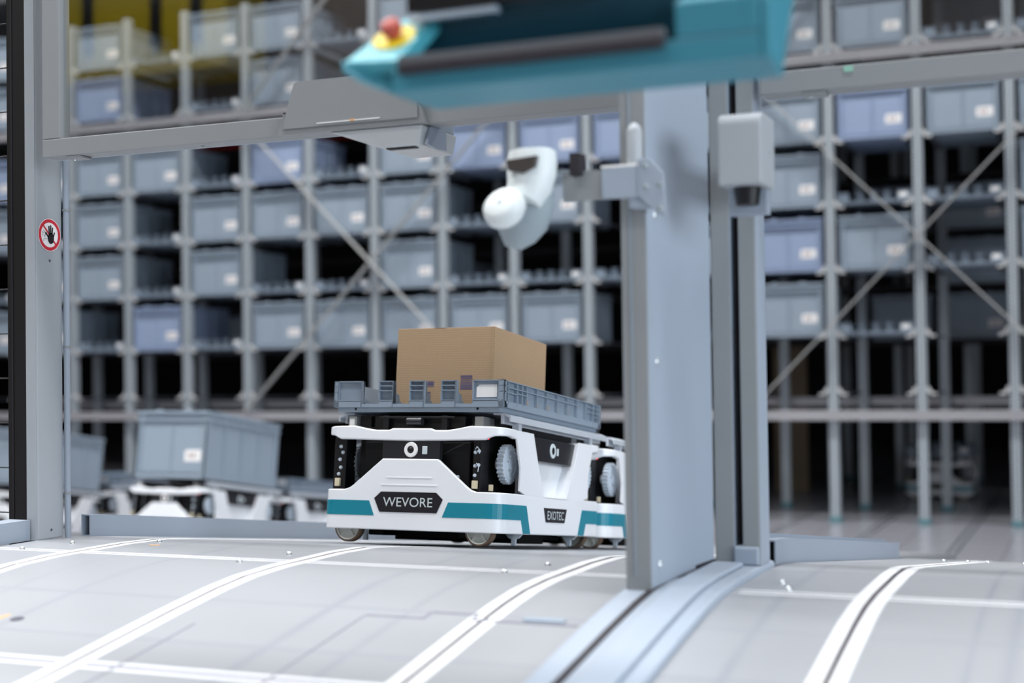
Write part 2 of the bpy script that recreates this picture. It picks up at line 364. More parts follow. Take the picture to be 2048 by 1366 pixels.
# ------------------------------------------------------------------ divider kerb below the gate pillar
dv = empty('divider_kerb'); tag(dv, 'long curved grey divider kerb between the two ramp decks, under the gate pillar', 'kerb')
surf_strip(MB(), -0.715, -0.556, -0.9, 2.56, -0.05, 0.012).build('kerb_body', M['gate_cool_lit'], dv, bevel=0.006)
surf_strip(MB(), -0.640, -0.585, -0.9, 2.44, 0.012, 0.020).build('raised_band', M['gate_cool_lit'], dv, bevel=0.004)
surf_strip(MB(), -0.672, -0.660, -0.9, 2.44, 0.012, 0.0135).build('slot', M['rubber'], dv)

# ------------------------------------------------------------------ rails beside the ramps
def rail(label, x0, x1, y0, y1, h, dz=0.0, name='side_rail', hollow=True, grp=None):
    r = empty(name); tag(r, label, 'rail', grp); t = 0.003
    m = MB(); surf_strip(m, x0, x0+t, y0, y1, dz, dz+h-t); surf_strip(m, x1-t, x1, y0, y1, dz, dz+h-t)
    surf_strip(m, x0, x1, y0, y1, dz+h-t, dz+h); surf_strip(m, x0+t, x1-t, y0, y1, dz+0.0002, dz+t)
    m.build('tube', M['gate_cool_lit'], r)
    if hollow: surf_strip(MB(), x0+t, x1-t, y0+0.03, y0+0.05, dz+t, dz+h-t, 1).build('hollow_shade', M['rubber'], r)  # black block added inside the open end to stand for its shade
    return r
rail('low hollow kerb rail running down behind the left gate post to the robot', -2.176, -2.150, 2.64, 5.2, 0.050)
rail('low hollow kerb rail with dark open end, right of the gate pillar', -0.585, -0.560, 2.585, 4.25, 0.046)
rail('thin kerb rail just behind the other kerb rail right of the gate pillar', -0.626, -0.606, 2.72, 4.3, 0.054)
k = rail('grey kerb rail at the left edge, in front of the left gate post', -2.245, -2.190, 0.3, 2.487, 0.045, hollow=False)

# ------------------------------------------------------------------ gate: left post
gp = empty('gate_post', (-2.188, 2.53, zr(2.53))); tag(gp, 'grey rectangular gate post at the left with a round hand warning sticker', 'post')
def at(o, mb_, name, m, parent=None, **k):
    ob = mb_.build(name, m, parent or o, **k); 
    for v in ob.data.vertices: v.co -= Vector(o.location)
    return ob
at(gp, MB().box(-2.200, -2.172, 2.492, 2.576, zr(2.53), 3.3), 'post_body', M['postgrey'], bevel=0.003)
at(gp, MB().box(-2.2012, -2.1745, 2.4905, 2.492, zr(2.5), 3.3), 'front_strip', M['postgrey'])
for z in (0.02, 0.62, 0.945):
    at(gp, MB().cyl((-2.1725, 2.535, zr(2.53)+z), (-2.1712, 2.535, zr(2.53)+z), 0.003, 10), 'rivet', M['spot'])
cb = at(gp, MB().tube([(-2.166, 2.583, zr(2.6)), (-2.166, 2.583, 1.6), (-2.166, 2.583, 3.3)], 0.007, 10), 'cable', M['gate_cool_lit'], smooth=True)
for z in (0.10, 0.43, 0.74): at(gp, MB().lathe([(0.0085, -0.002), (0.0085, 0.002)], (-2.166, 2.583, zr(2.6)+z), (0, 0, 1), 12), 'cable_clip', M['gate'])

# round prohibition sticker on the post's side face
sg = empty('warning_sticker', (-2.1715, 2.534, H+0.322)); sg.rotation_euler = (PI/2, 0, PI/2)
tag(sg, 'round red and white no touching sticker with a black hand on the left gate post', 'sticker')
def disc(r0, r1, z, n=40, parent=None, name='x', m=None, sx=1.0):
    mb_ = MB(); vs_ = []
    for i in range(n):
        a = 2*PI*i/n; vs_ += [(r0*math.cos(a)*sx, r0*math.sin(a), z), (r1*math.cos(a)*sx, r1*math.sin(a), z)]
    if r0 > 0: mb_.add(vs_, [(2*i, 2*i+1, (2*i+3) % (2*n), (2*i+2) % (2*n)) for i in range(n)])
    else: mb_.add([(r1*math.cos(2*PI*i/n)*sx, r1*math.sin(2*PI*i/n), z) for i in range(n)], [tuple(range(n))])
    return mb_.build(name, m, parent, merge=False)
disc(0, 0.0368, 0.0004, parent=sg, name='backing', m=M['sticker'])
disc(0.0278, 0.0352, 0.0008, parent=sg, name='red_ring', m=M['signred'])
MB().prism([(-0.0215, 0.0185), (-0.0185, 0.0215), (0.0215, -0.0185), (0.0185, -0.0215)], lambda x, y: (x, y, 0.0008), lambda x, y: (x, y, 0.0007)).build('red_bar', M['signred'], sg)
hd = MB()
def blob(pts): hd.prism(pts, lambda x, y: (x, y, 0.0012), lambda x, y: (x, y, 0.0011))
blob([(-0.001+0.010*math.cos(a*PI/10)*1.0+0.005, -0.0075+0.0125*math.sin(a*PI/10)) for a in range(20)])
for (bx, by, ex, ey, r) in ((-0.001, 0.0, -0.0025, 0.0185, 0.0019), (0.0035, 0.002, 0.0035, 0.0205, 0.0019), (0.0075, 0.0, 0.0095, 0.016, 0.0018), (0.012, -0.004, 0.0155, 0.0055, 0.0017), (-0.003, -0.006, -0.0125, 0.004, 0.0020)):
    d = Vector((ex-bx, ey-by)); L = d.length; d /= L; n_ = Vector((-d.y, d.x))
    pts = [Vector((bx, by))+n_*r, Vector((bx, by))-n_*r] + [Vector((ex, ey))+n_*r*math.sin(-PI/2+a*PI/6)+d*r*math.cos(-PI/2+a*PI/6) for a in range(7)]
    blob([tuple(p) for p in pts])
hd.build('black_hand', M['signblack'], sg, merge=False)
fc = MB()
for path in ([(-0.0235, 0.001), (-0.0225, 0.0065), (-0.019, 0.0085), (-0.0155, 0.006), (-0.0135, 0.001), (-0.0155, -0.002)], [(-0.0215, 0.0035), (-0.0175, 0.003)], [(-0.023, -0.003), (-0.0215, 0.001)], [(-0.0165, -0.001), (-0.0175, -0.004), (-0.014, -0.0045)], [(-0.0205, -0.0155), (-0.0175, -0.010), (-0.013, -0.0085), (-0.009, -0.010)]):
    for a, b in zip(path[:-1], path[1:]): fc.bar((a[0], a[1], 0.001), (b[0], b[1], 0.001), 0.0007, 0.0002)
fc.build('face_outline', M['signblack'], sg)

# black fence post and wire mesh at the far left
fp = empty('fence_post', (-2.31, 2.60, zr(2.6))); tag(fp, 'tall black square fence post at the far left beside the gate post', 'post')
at(fp, MB().box(-2.352, -2.282, 2.600, 2.66, zr(2.62)-0.4, 3.3), 'post_body', M['black_post'], bevel=0.003)
at(fp, MB().box(-2.338, -2.334, 2.5985, 2.6, zr(2.6)-0.4, 3.3), 'groove', M['rubber'])
at(fp, MB().box(-2.281, -2.2735, 2.61, 2.65, zr(2.62)-0.4, 3.3), 'edge_strip', M['rubber'])
fw = MB(); z = H+0.839-0.0
for i in range(-6, 13): fw.cyl((-2.9, 2.625, H+0.839-i*0.1045), (-2.35, 2.625, H+0.839-i*0.1045), 0.0016, 6)
for i in range(11): fw.cyl((-2.368-i*0.05, 2.629, 0.2), (-2.368-i*0.05, 2.629, 3.2), 0.0016, 6)
fm = fw.build('wire_mesh_fence', M['black_post'], None, smooth=True); tag(fm, 'thin black wire mesh fence panel at the extreme left edge', 'fence')

# ------------------------------------------------------------------ gate headers with clear panes
def header(label, x0, x1, z0, stile):
    h = empty('gate_header', (x0, 2.45, z0)); tag(h, label, 'gate frame')
    at(h, MB().box(x0, x1, 2.450, 2.497, z0, z0+0.039), 'rail', M['gate'], bevel=0.002)
    at(h, MB().box(x0, x1, 2.4975, 2.507, z0+0.001, z0+0.011), 'lower_lip', M['gate_cool_lit'])
    at(h, MB().box(stile[0], stile[1], 2.450, 2.485, z0+0.0395, 3.3), 'stile', M['gate'], bevel=0.002)
    at(h, MB().box(stile[1]-0.004 if stile[2] > 0 else x0+0.004, x1 if stile[2] > 0 else x1, 2.462, 2.466, z0+0.0395, 3.25), 'clear_pane', M['pane'])
    return h
hl = header('grey gate frame with a clear pane above, spanning left post to central pillar', -2.117, -0.716, H+0.480, (-2.117, -2.070, 1))
hr_ = header('grey gate frame with a clear pane right of the central pillar', -0.545, 0.35, H+0.478, (-0.545, -0.522, 1))
for (hh, xx, zz) in ((hl, -2.045, H+0.480), (hr_, -0.46, H+0.478)):
    at(hh, MB().box(xx-0.012, xx+0.028, 2.452, 2.490, zz-0.006, zz-0.0005), 'latch_plate', M['gate'], bevel=0.001)
    at(hh, MB().cyl((xx, 2.468, zz-0.009), (xx, 2.468, zz-0.006), 0.004, 10), 'latch_screw', M['screw'])
at(hl, MB().cyl((-1.72, 2.475, H+0.4795), (-1.72, 2.475, H+0.4801), 0.004, 10), 'hole', M['spot'])
at(hr_, MB().box(-0.40, -0.384, 2.4485, 2.4498, H+0.505, H+0.515), 'small_sticker', mat('pale green tape', (150, 196, 176), 0.5))

# sensor housing wrapped round the left header
sb = empty('sensor_housing', (-1.35, 2.43, H+0.48)); tag(sb, 'folded grey sheet metal sensor housing clamped on the left gate frame', 'sensor')
Z = H
at(sb, MB().prism([(-1.500, Z+0.490), (-1.472, Z+0.579), (-1.464, Z+0.582), (-1.262, Z+0.582), (-1.236, Z+0.576), (-1.200, Z+0.517), (-1.200, Z+0.490)], lambda x, z: (x, 2.428, z), lambda x, z: (x, 2.431, z)), 'upper_plate', M['gate'])
at(sb, MB().prism([(-1.513, Z+0.479), (-1.500, Z+0.5205), (-1.199, Z+0.5205), (-1.186, Z+0.479)], lambda x, z: (x, 2.432, z), lambda x, z: (x, 2.4485, z)), 'clamp_cover', M['gate'], bevel=0.001)
at(sb, MB().box(-1.498, -1.201, 2.4295, 2.4315, Z+0.5205, Z+0.523), 'cover_joint', M['rubber'])
for xa, xb in ((-1.5165, -1.5025), (-1.1965, -1.1825)):
    sg_ = 1 if xa < -1.3 else -1
    at(sb, MB().prism([(xa, Z+0.480), (xa+0.003, Z+0.480), (xa+0.003+sg_*0.0135+(0 if sg_ > 0 else 0), Z+0.519), (xa+sg_*0.0135, Z+0.519)], lambda x, z: (x, 2.446, z), lambda x, z: (x, 2.4495, z)), 'cover_joint', M['rubber'])
at(sb, MB().box(-1.40, -1.21, 2.505, 2.62, Z+0.481, Z+0.56), 'rear_box', M['gate_cool_lit'], bevel=0.006)
at(sb, MB().prism([(-1.400, Z+0.4785), (-1.196, Z+0.4785), (-1.205, Z+0.440), (-1.290, Z+0.440)], lambda x, z: (x, 2.440+(Z+0.4785-z)*0.2, z), lambda x, z: (x, 2.60, z)), 'lower_box', mat('pale grey sheet metal', (196, 199, 201), 0.45), bevel=0.003)
at(sb, MB().box(-1.280, -1.218, 2.452, 2.470, Z+0.4375, Z+0.4398), 'sensor_slot', M['rubber'])
at(sb, MB().box(-1.42, -1.28, 2.4265, 2.4278, Z+0.4945, Z+0.4965), 'edge_slot', M['sticker'])
at(sb, MB().box(-1.345, -1.335, 2.4255, 2.4275, Z+0.494, Z+0.498), 'brass_pin', M['orange'])
at(sb, MB().prism([(2.44, Z+0.5205), (2.44, Z+0.531), (2.50, Z+0.535), (2.535, Z+0.522), (2.54, Z+0.44), (2.50, Z+0.437), (2.452, Z+0.442), (2.47, Z+0.4785), (2.512, Z+0.4785), (2.512, Z+0.5205)], lambda y, z: (-1.196, y, z), lambda y, z: (-1.191, y, z)), 'end_plate', M['gate_cool_lit'])

# ------------------------------------------------------------------ central gate pillar (slab + two posts)
pl = empty('gate_pillar', (-0.69, 2.41, zr(2.4))); tag(pl, 'tall grey-blue flat gate pillar in front of the twin door posts, centre right', 'pillar')
def zslab(y): return zr(y)+0.012
def slab_x(y): return -0.665+(y-2.16)*0.080
ys = [2.160, 2.22, 2.27, 2.36, 2.456]; n_ = len(ys)
vs_ = []
for y in ys: vs_ += [(-0.706, y, zslab(y)), (slab_x(y), y, zslab(y)), (slab_x(y), y, 3.3), (-0.706, y, 3.3)]
fs_ = [(a*4+k_, a*4+(k_+1) % 4, a*4+4+(k_+1) % 4, a*4+4+k_) for a in range(n_-1) for k_ in range(4)] + [(0, 1, 2, 3), (4*n_-4, 4*n_-3, 4*n_-2, 4*n_-1)]
at(pl, MB().add(vs_, fs_), 'slab', M['gate_cool_lit'], bevel=0.002)
at(pl, MB().box(-0.7065, -0.6655, 2.1565, 2.159, zslab(2.16), 3.3), 'front_edge', M['gate'])
at(pl, MB().box(-0.6920, -0.6900, 2.1545, 2.1565, zslab(2.16)+.02, 3.3), 'edge_groove', M['tote'])
bs = MB()
for a, b in ((2.36, 2.456), (2.27, 2.36)):
    t = 0.010 if a > 2.3 else 0.004
    bs.add([(slab_x(a)+e, a, zslab(a)+h_*(t if a > 2.3 else 0.001)) for e in (0.0004, 0.003) for h_ in (0.1, 1)] + [(slab_x(b)+e, b, zslab(b)+h_*t) for e in (0.0004, 0.003) for h_ in (0.1, 1)], [(0, 1, 3, 2), (4, 6, 7, 5), (0, 4, 5, 1), (2, 3, 7, 6), (1, 5, 7, 3), (0, 2, 6, 4)])
at(pl, bs, 'bottom_seal', M['rubber'])
for (y, z) in ((2.195, H-0.31), (2.195, H+0.015), (2.195, H+0.25)):
    at(pl, MB().lathe([(1e-5, 0.0035), (0.004, 0.003), (0.006, 0)], (slab_x(y)+0.0002, y, z), (1, 0, 0), 12), 'bolt', M['screw'], smooth=True)
gd = empty('door_post', (-0.6, 2.5, zr(2.5))); tag(gd, 'pair of slim grey door posts with a dark gap, directly behind the gate pillar', 'post')
at(gd, MB().box(-0.640, -0.606, 2.460, 2.540, zr(2.46)+0.012, 3.3), 'front_profile', M['gate'], bevel=0.002)
at(gd, MB().box(-0.6062, -0.6045, 2.4605, 2.50, zr(2.46)+0.012, H+0.07), 'light_edge', M['gate_cool_lit'])
at(gd, MB().box(-0.6062, -0.6040, 2.4605, 2.50, H+0.07, 3.3), 'dark_edge', M['tote'])
at(gd, MB().box(-0.604, -0.591, 2.49, 2.52, zr(2.5)+0.03, 3.3), 'gap_seal', M['rubber'])
at(gd, MB().box(-0.5905, -0.5600, 2.458, 2.530, zr(2.46)+0.012, 3.3), 'rear_profile', M['gate'], bevel=0.002)
at(gd, MB().box(-0.5602, -0.5588, 2.460, 2.529, zr(2.46)+0.012, 3.3), 'side_face', M['gate_cool_lit'])  # thin lighter sheet carrying the side light on this face
at(gd, MB().box(-0.606, -0.5615, 2.452, 2.50, zr(2.46)+0.0125, zr(2.46)+0.045), 'base_shoe', M['gate_cool_lit'], bevel=0.004)

# sensor box hanging in front of the door posts
rb = empty('camera_box', (-0.535, 2.25, H+0.35)); tag(rb, 'light grey round-topped box with a black lens below, on the door posts', 'camera box')
pf = [(2.19, Z+0.290)] + [(2.19+0.018-0.018*math.cos(a*PI/12), Z+0.386+0.018*math.sin(a*PI/12)) for a in range(7)] + [(2.29, Z+0.404), (2.29, Z+0.290)]
at(rb, MB().prism([( -0.576+0.0, 0)], lambda a, b: (0, 0, 0), lambda a, b: (0, 0, 0)) if False else MB().prism(pf, lambda y, z: (-0.556, y, z), lambda y, z: (-0.487, y, z)), 'housing', M['postgrey'], bevel=0.003)
at(rb, MB().cyl((-0.52, 2.235, Z+0.290), (-0.52, 2.235, Z+0.262), 0.022, 24, 0.018), 'lens', M['black'], smooth=True)
at(rb, MB().box(-0.556, -0.495, 2.26, 2.288, Z+0.25, Z+0.290), 'bracket', M['gate_cool_lit'])
at(rb, MB().box(-0.56, -0.545, 2.27, 2.4575, Z+0.30, Z+0.36), 'mount_arm', M['gate'])
at(rb, MB().cyl((-0.487, 2.24, Z+0.345), (-0.4855, 2.24, Z+0.345), 0.003, 10), 'bolt', M['screw'])

# scanner on a bracket arm, left of the pillar
sc = empty('hand_scanner', (-0.86, 2.05, H+0.3)); tag(sc, 'blurred off-white pistol scanner with brown window held left of the pillar', 'scanner')
at(sc, MB().sweep([(-0.822, 2.07, Z+0.350), (-0.822, 2.07, Z+0.346), (-0.822, 2.068, Z+0.330), (-0.822, 2.066, Z+0.312), (-0.824, 2.06, Z+0.290), (-0.832, 2.05, Z+0.268)], [0.030, 0.038, 0.040, 0.040, 0.036, 0.030], 20, 0.8), 'head', M['scanner'], smooth=True, bevel=0)
at(sc, MB().prism([(-0.851, Z+0.330), (-0.800, Z+0.334), (-0.803, Z+0.317), (-0.822, Z+0.308), (-0.848, Z+0.314)], lambda x, z: (x, 2.030, z), lambda x, z: (x, 2.034+abs(x+0.826)*0.35, z)), 'window', M['window'])
at(sc, MB().lathe([(1e-5, 0.020), (0.024, 0.020), (0.031, 0.015), (0.034, 0.006), (0.034, -0.004), (0.028, -0.012), (1e-5, -0.012)], (-0.848, 2.018, Z+0.252), (-0.12, -0.80, 0.50), 28), 'round_cap', M['scanner'], smooth=True)
at(sc, MB().lathe([(1e-5, 0.0205), (0.004, 0.0205), (0.0045, 0.0195)], (-0.848, 2.018, Z+0.252), (-0.12, -0.80, 0.50), 14), 'centre_dot', M['scangrey'], smooth=True)
at(sc, MB().sweep([(-0.822, 2.08, Z+0.300), (-0.830, 2.08, Z+0.272), (-0.842, 2.08, Z+0.242), (-0.856, 2.08, Z+0.218), (-0.862, 2.08, Z+0.198)], [0.030, 0.038, 0.041, 0.033, 0.014], 20, 0.8), 'bowl', M['scangrey'], smooth=True)
at(sc, MB().box(-0.772, -0.755, 2.10, 2.13, Z+0.31, Z+0.345), 'hook', M['rubber'])
ar = empty('bracket_arm', (-0.70, 2.15, H+0.29)); tag(ar, 'grey bracket arm bolted to the pillar, holding the blurred scanner', 'bracket')
at(ar, MB().box(-0.790, -0.722, 2.118, 2.130, Z+0.272, Z+0.318), 'arm_plate', M['gate'])
at(ar, MB().prism([(-0.724, Z+0.272), (-0.662, Z+0.270), (-0.662, Z+0.322), (-0.724, Z+0.318)], lambda x, z: (x, 2.114, z), lambda x, z: (x, 2.130, z)), 'arm_box', M['gate_cool_lit'], bevel=0.002)
at(ar, MB().box(-0.724, -0.664, 2.114, 2.132, Z+0.3195, Z+0.3235), 'arm_top', M['sticker'])
at(ar, MB().prism([(-0.663, Z+0.330), (-0.645, Z+0.330), (-0.622, Z+0.305), (-0.619, Z+0.240), (-0.628, Z+0.240), (-0.663, Z+0.272)], lambda x, z: (x, 2.112, z), lambda x, z: (x, 2.118, z)), 'flange', M['gate_cool_lit'], bevel=0.001)
at(ar, MB().box(-0.679, -0.640, 2.118, 2.1555, Z+0.255, Z+0.315), 'spacer', M['gate_cool_lit'])
for (x, z) in ((-0.652, 0.318), (-0.651, 0.286), (-0.628, 0.288), (-0.628, 0.250)):
    at(ar, MB().lathe([(1e-5, 0.003), (0.0035, 0.003), (0.005, 0)], (x, 2.112, Z+z), (0, -1, 0), 10), 'bolt', M['screw'], smooth=True)
rdm = empty('bumper_tube', (-0.715, 2.25, H+0.33)); tag(rdm, 'pale grey round-topped vertical tube in front of the pillar, above the bracket arm', 'tube')
at(rdm, MB().sweep([(-0.674, 2.132, Z+0.312), (-0.674, 2.132, Z+0.376), (-0.674, 2.132, Z+0.385), (-0.674, 2.132, Z+0.390)], [0.0125, 0.0125, 0.009, 0.003], 16), 'tube', M['postgrey'], smooth=True)

# ------------------------------------------------------------------ teal console with emergency stop
cs = empty('control_console', (-0.60, 1.5, H+0.36)); tag(cs, 'blurred teal control console with emergency stop, across the top centre', 'console')
sc_ = 1.0
X0, X1 = -0.848, -0.320
# main trough section (y, z rel): open recess facing the viewer and down
at(cs, MB().prism([(1.500, 0.334), (1.497, 0.362), (1.506, 0.362), (1.508, 0.342), (1.612, 0.352), (1.612, 0.366), (1.620, 0.366), (1.620, 0.334)], lambda y, z: (-0.775, y, Z+z), lambda y, z: (X1-0.012, y, Z+z)), 'front_shell', M['console'], bevel=0.003)
at(cs, MB().prism([(1.602, 0.365), (1.560, 0.456), (1.566, 0.458), (1.608, 0.365)], lambda y, z: (-0.772, y, Z+z), lambda y, z: (-0.425, y, Z+z)), 'recess', M['console_shade'])  # shade of the recess comes from dark colour and forward lean
at(cs, MB().box(-0.760, -0.435, 1.484, 1.4965, Z+0.352, Z+0.366), 'foam_strip', M['foam'], bevel=0.003)
at(cs, MB().box(-0.760, -0.437, 1.488, 1.506, Z+0.3662, Z+0.3745), 'strip_ledge', M['ledge'])
at(cs, MB().prism([(-0.775, 0.334), (-0.775, 0.440), (-0.800, 0.425), (-0.845, 0.379), (-0.843, 0.366), (-0.815, 0.350)], lambda x, z: (x, 1.500+(z-0.334)*0.9*(1 if z > 0.38 else 0.1), Z+z), lambda x, z: (x, 1.600, Z+z)), 'left_cheek', M['console'], bevel=0.002)
# slanted facet carrying the button
A_ = Vector((-0.842, 1.505, Z+0.378)); B_ = Vector((-0.768, 1.500, Z+0.372)); C_ = Vector((-0.742, 1.575, Z+0.446)); D_ = Vector((-0.808, 1.578, Z+0.442))
nrm = (B_-A_).cross(D_-A_).normalized()
if nrm.y > 0: nrm = -nrm
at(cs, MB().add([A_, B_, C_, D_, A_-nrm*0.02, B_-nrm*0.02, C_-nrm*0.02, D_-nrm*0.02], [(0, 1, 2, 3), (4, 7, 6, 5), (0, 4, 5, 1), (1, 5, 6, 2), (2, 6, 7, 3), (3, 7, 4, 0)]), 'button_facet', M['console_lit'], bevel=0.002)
ctr = (A_+B_+C_+D_)/4 + nrm*0.0006
at(cs, MB().lathe([(1e-5, 0.002), (0.027, 0.002), (0.028, 0)], ctr, nrm, 32), 'yellow_disc', M['yellow'], smooth=True)
es = at(cs, MB().lathe([(1e-5, 0.024), (0.008, 0.0235), (0.0125, 0.020), (0.0135, 0.014), (0.0125, 0.009), (0.009, 0.007), (0.009, 0.002)], ctr, nrm, 24), 'emergency_knob', M['redknob'], smooth=True)
at(cs, MB().prism([(1.500, 0.333), (1.497, 0.400), (1.520, 0.415), (1.640, 0.440), (1.560, 0.328)], lambda y, z: (X1-0.012, y, Z+z), lambda y, z: (X1, y, Z+z)), 'right_cheek', M['console'], bevel=0.004)
at(cs, MB().prism([(1.497, 0.362), (1.494, 0.402), (1.56, 0.43), (1.60, 0.40), (1.60, 0.362)], lambda y, z: (-0.425, y, Z+z), lambda y, z: (X1-0.012, y, Z+z)), 'right_block', M['console'], bevel=0.003)
at(cs, MB().box(-0.72, -0.69, 1.575, 1.605, Z+0.458, Z+0.63), 'rear_stay', M['console_shade'])
at(cs, MB().box(-0.72, -0.69, 1.575, 2.155, Z+0.63, Z+0.66), 'support_arm', M['console'])
mo = empty('monitor', (-0.62, 1.62, H+0.5)); tag(mo, 'underside of a black monitor above the teal console, cut by the top edge', 'monitor')
at(mo, MB().prism([(1.540, 0.436), (1.525, 0.74), (1.555, 0.74), (1.570, 0.452)], lambda y, z: (-0.775, y, Z+z), lambda y, z: (-0.510, y, Z+z)), 'screen_case', M['black'], bevel=0.004)
at(mo, MB().prism([(1.536, 0.427), (1.540, 0.4355), (1.552, 0.4355), (1.550, 0.427)], lambda y, z: (-0.770, y, Z+z), lambda y, z: (-0.655, y, Z+z)), 'lower_strip', M['tote'])
at(mo, MB().box(-0.68, -0.60, 1.556, 1.60, Z+0.52, Z+0.64), 'neck', M['black'])

# ------------------------------------------------------------------ robot
CYR, HW, HL, RC = 0.314, 0.235, 0.334, 0.045
ARC = PI*RC/2; SX = HW-RC
def wrap(s, off=0.0):
    """arc length from the front centre round the corner to the side centre -> x, y on a quarter of the body"""
    if s <= SX: return s, CYR-HL-off
    if s <= SX+ARC:
        a = (s-SX)/RC; return SX+(RC+off)*math.sin(a), CYR-HL+RC-(RC+off)*math.cos(a)
    return HW+off, CYR-HL+RC+(s-SX-ARC)
SMAX = SX+ARC+HL-RC
def s_of_y(y): return SX+ARC+(y-(CYR-HL+RC))
def pw(pts, s):
    if s <= pts[0][0]: return pts[0][1]
    for (a, za), (b, zb) in zip(pts[:-1], pts[1:]):
        if s <= b: return za+(zb-za)*(s-a)/(b-a) if b > a else zb
    return pts[-1][1]
def wrap_strip(mb_, s0, s1, bot, top, o_out, o_in, quads=((1, 1), (-1, 1), (1, -1), (-1, -1))):
    ss = {s0, s1} | {p[0] for p in bot+top if s0 < p[0] < s1} | {SX+ARC*i/6 for i in range(7) if s0 < SX+ARC*i/6 < s1}
    ss = sorted(ss)
    for (qx, qy) in quads:
        vs_ = []
        for s in ss:
            for o in (o_out, o_in):
                x, y = wrap(s, o); y = y if qy > 0 else 2*CYR-y
                vs_ += [(qx*x, y, pw(bot, s)), (qx*x, y, pw(top, s))]
        n = len(ss); fs_ = []
        for i in range(n-1):
            a, b = 4*i, 4*i+4
            fs_ += [(a, a+1, b+1, b), (a+2, b+2, b+3, a+3), (a+1, a+3, b+3, b+1), (a, b, b+2, a+2)]
        if s0 > 1e-6: fs_.append((0, 1, 3, 2))
        if s1 < SMAX-1e-6: a = 4*(n-1); fs_.append((a, a+2, a+3, a+1))
        mb_.add(vs_, fs_)
    return mb_
def gear_mesh(R=0.047, n=26, t=0.006):
    pts = []
    for i in range(n):
        a = 2*PI*i/n; d = 2*PI/n
        pts += [(R*0.90*math.cos(a-d*0.28), R*0.90*math.sin(a-d*0.28)), (R*math.cos(a-d*0.13), R*math.sin(a-d*0.13)), (R*math.cos(a+d*0.13), R*math.sin(a+d*0.13)), (R*0.90*math.cos(a+d*0.28), R*0.90*math.sin(a+d*0.28))]
    return pts
def make_robot(with_name=True):
    r = empty('warehouse_robot')
    # white shell
    sk = MB()
    top = [(0, 0.197), (0.0725, 0.197), (0.1465, 0.136), (0.158, 0.128), (0.172, 0.1235), (SMAX, 0.1235)]
    wrap_strip(sk, 0, SMAX, [(0, 0.031), (SMAX, 0.031)], top, 0.0, -0.012)
    sk.build('skirt', M['white'], r, bevel=0.0025, smooth=True)
    lt = [(0, 0.2685), (0.050, 0.2685), (0.060, 0.2645), (0.094, 0.2645), (0.124, 0.269), (0.152, 0.2745), (0.26, 0.272), (0.40, 0.270)]
    lb = [(0, 0.239), (0.073, 0.240), (0.190, 0.2425), (0.205, 0.249), (0.216, 0.252), (0.262, 0.254), (0.285, 0.251), (0.31, 0.249)]
    for qy_ in (1, -1): wrap_strip(MB(), 0, s_of_y(0.064), lb, lt, 0.0, -0.014, ((1, qy_), (-1, qy_))).build('top_bumper', M['white'], r, bevel=0.003, smooth=True)
    P1 = [(0.064, 0.2705), (0.162, 0.270), (0.198, 0.195), (0.242, 0.1225), (0.122, 0.1225), (0.088, 0.131), (0.090, 0.184), (0.064, 0.247)]
    for sx in (1, -1):
        sp = MB()
        for m_ in (1, -1):
            q = [(y if m_ > 0 else 2*CYR-y, z) for y, z in P1]
            sp.prism(q, lambda y, z: (sx*HW, y, z), lambda y, z: (sx*(HW-0.005), y, z))
            q = [(y if m_ > 0 else 2*CYR-y, z) for y, z in [(0.156, 0.268), (0.162, 0.268), (0.198, 0.195), (0.242, 0.1225), (0.236, 0.1225), (0.192, 0.195)]]
            sp.prism(q, lambda y, z: (sx*(HW-0.005), y, z), lambda y, z: (sx*(HW-0.036), y, z))
        sp.box(min(sx*(HW-0.040), sx*(HW-0.034)), max(sx*(HW-0.040), sx*(HW-0.034)), 0.15, 2*CYR-0.15, 0.10, 0.262)
        sp.prism([(0.236, 0.1235), (2*CYR-0.236, 0.1235), (2*CYR-0.236, 0.119), (0.236, 0.119)], lambda y, z: (sx*HW, y, z), lambda y, z: (sx*(HW-0.035), y, z))
        sp.build('side_panel', M['white'], r, bevel=0.002, smooth=True)
        # black camera panel in the side recess
        cp = MB().prism([(0.166, 0.2645), (2*CYR-0.166, 0.2645), (2*CYR-0.192, 0.207), (0.192, 0.207)], lambda y, z: (sx*(HW-0.009), y, z), lambda y, z: (sx*(HW-0.034), y, z)).build('side_camera_panel', M['carbon'], r, bevel=0.002)
        lg = MB().lathe([(0.0095, 0.0), (0.0095, 0.0018), (0.0175, 0.0018), (0.0185, 0.0)], (sx*(HW-0.009), CYR-0.006, 0.238), (sx, 0, 0), 28).build('lens_ring', M['letter'], cp, smooth=True)
        MB().lathe([(1e-5, 0.003), (0.008, 0.002), (0.0095, 0.0)], (sx*(HW-0.009), CYR-0.006, 0.238), (sx, 0, 0), 20).build('lens', M['black'], cp, smooth=True)
        MB().box(min(sx*(HW-0.009), sx*(HW-0.0075)), max(sx*(HW-0.009), sx*(HW-0.0075)), CYR+0.020, CYR+0.030, 0.228, 0.246).build('port', M['letter'], cp)
        # side badge
        bd = MB().prism([(0.2385, 0.0965), (2*CYR-0.2385, 0.0965), (2*CYR-0.2525, 0.062), (0.2525, 0.062)], lambda y, z: (sx*(HW+0.0012), y, z), lambda y, z: (sx*HW, y, z)).build('side_badge', M['plate'], r)
        text('lettering', 'EXOTEC', 0.108, 0.0205, M['letter'], bd, frame((sx*(HW+0.0014), CYR, 0.0792), (0, sx, 0), (0, 0, 1)))
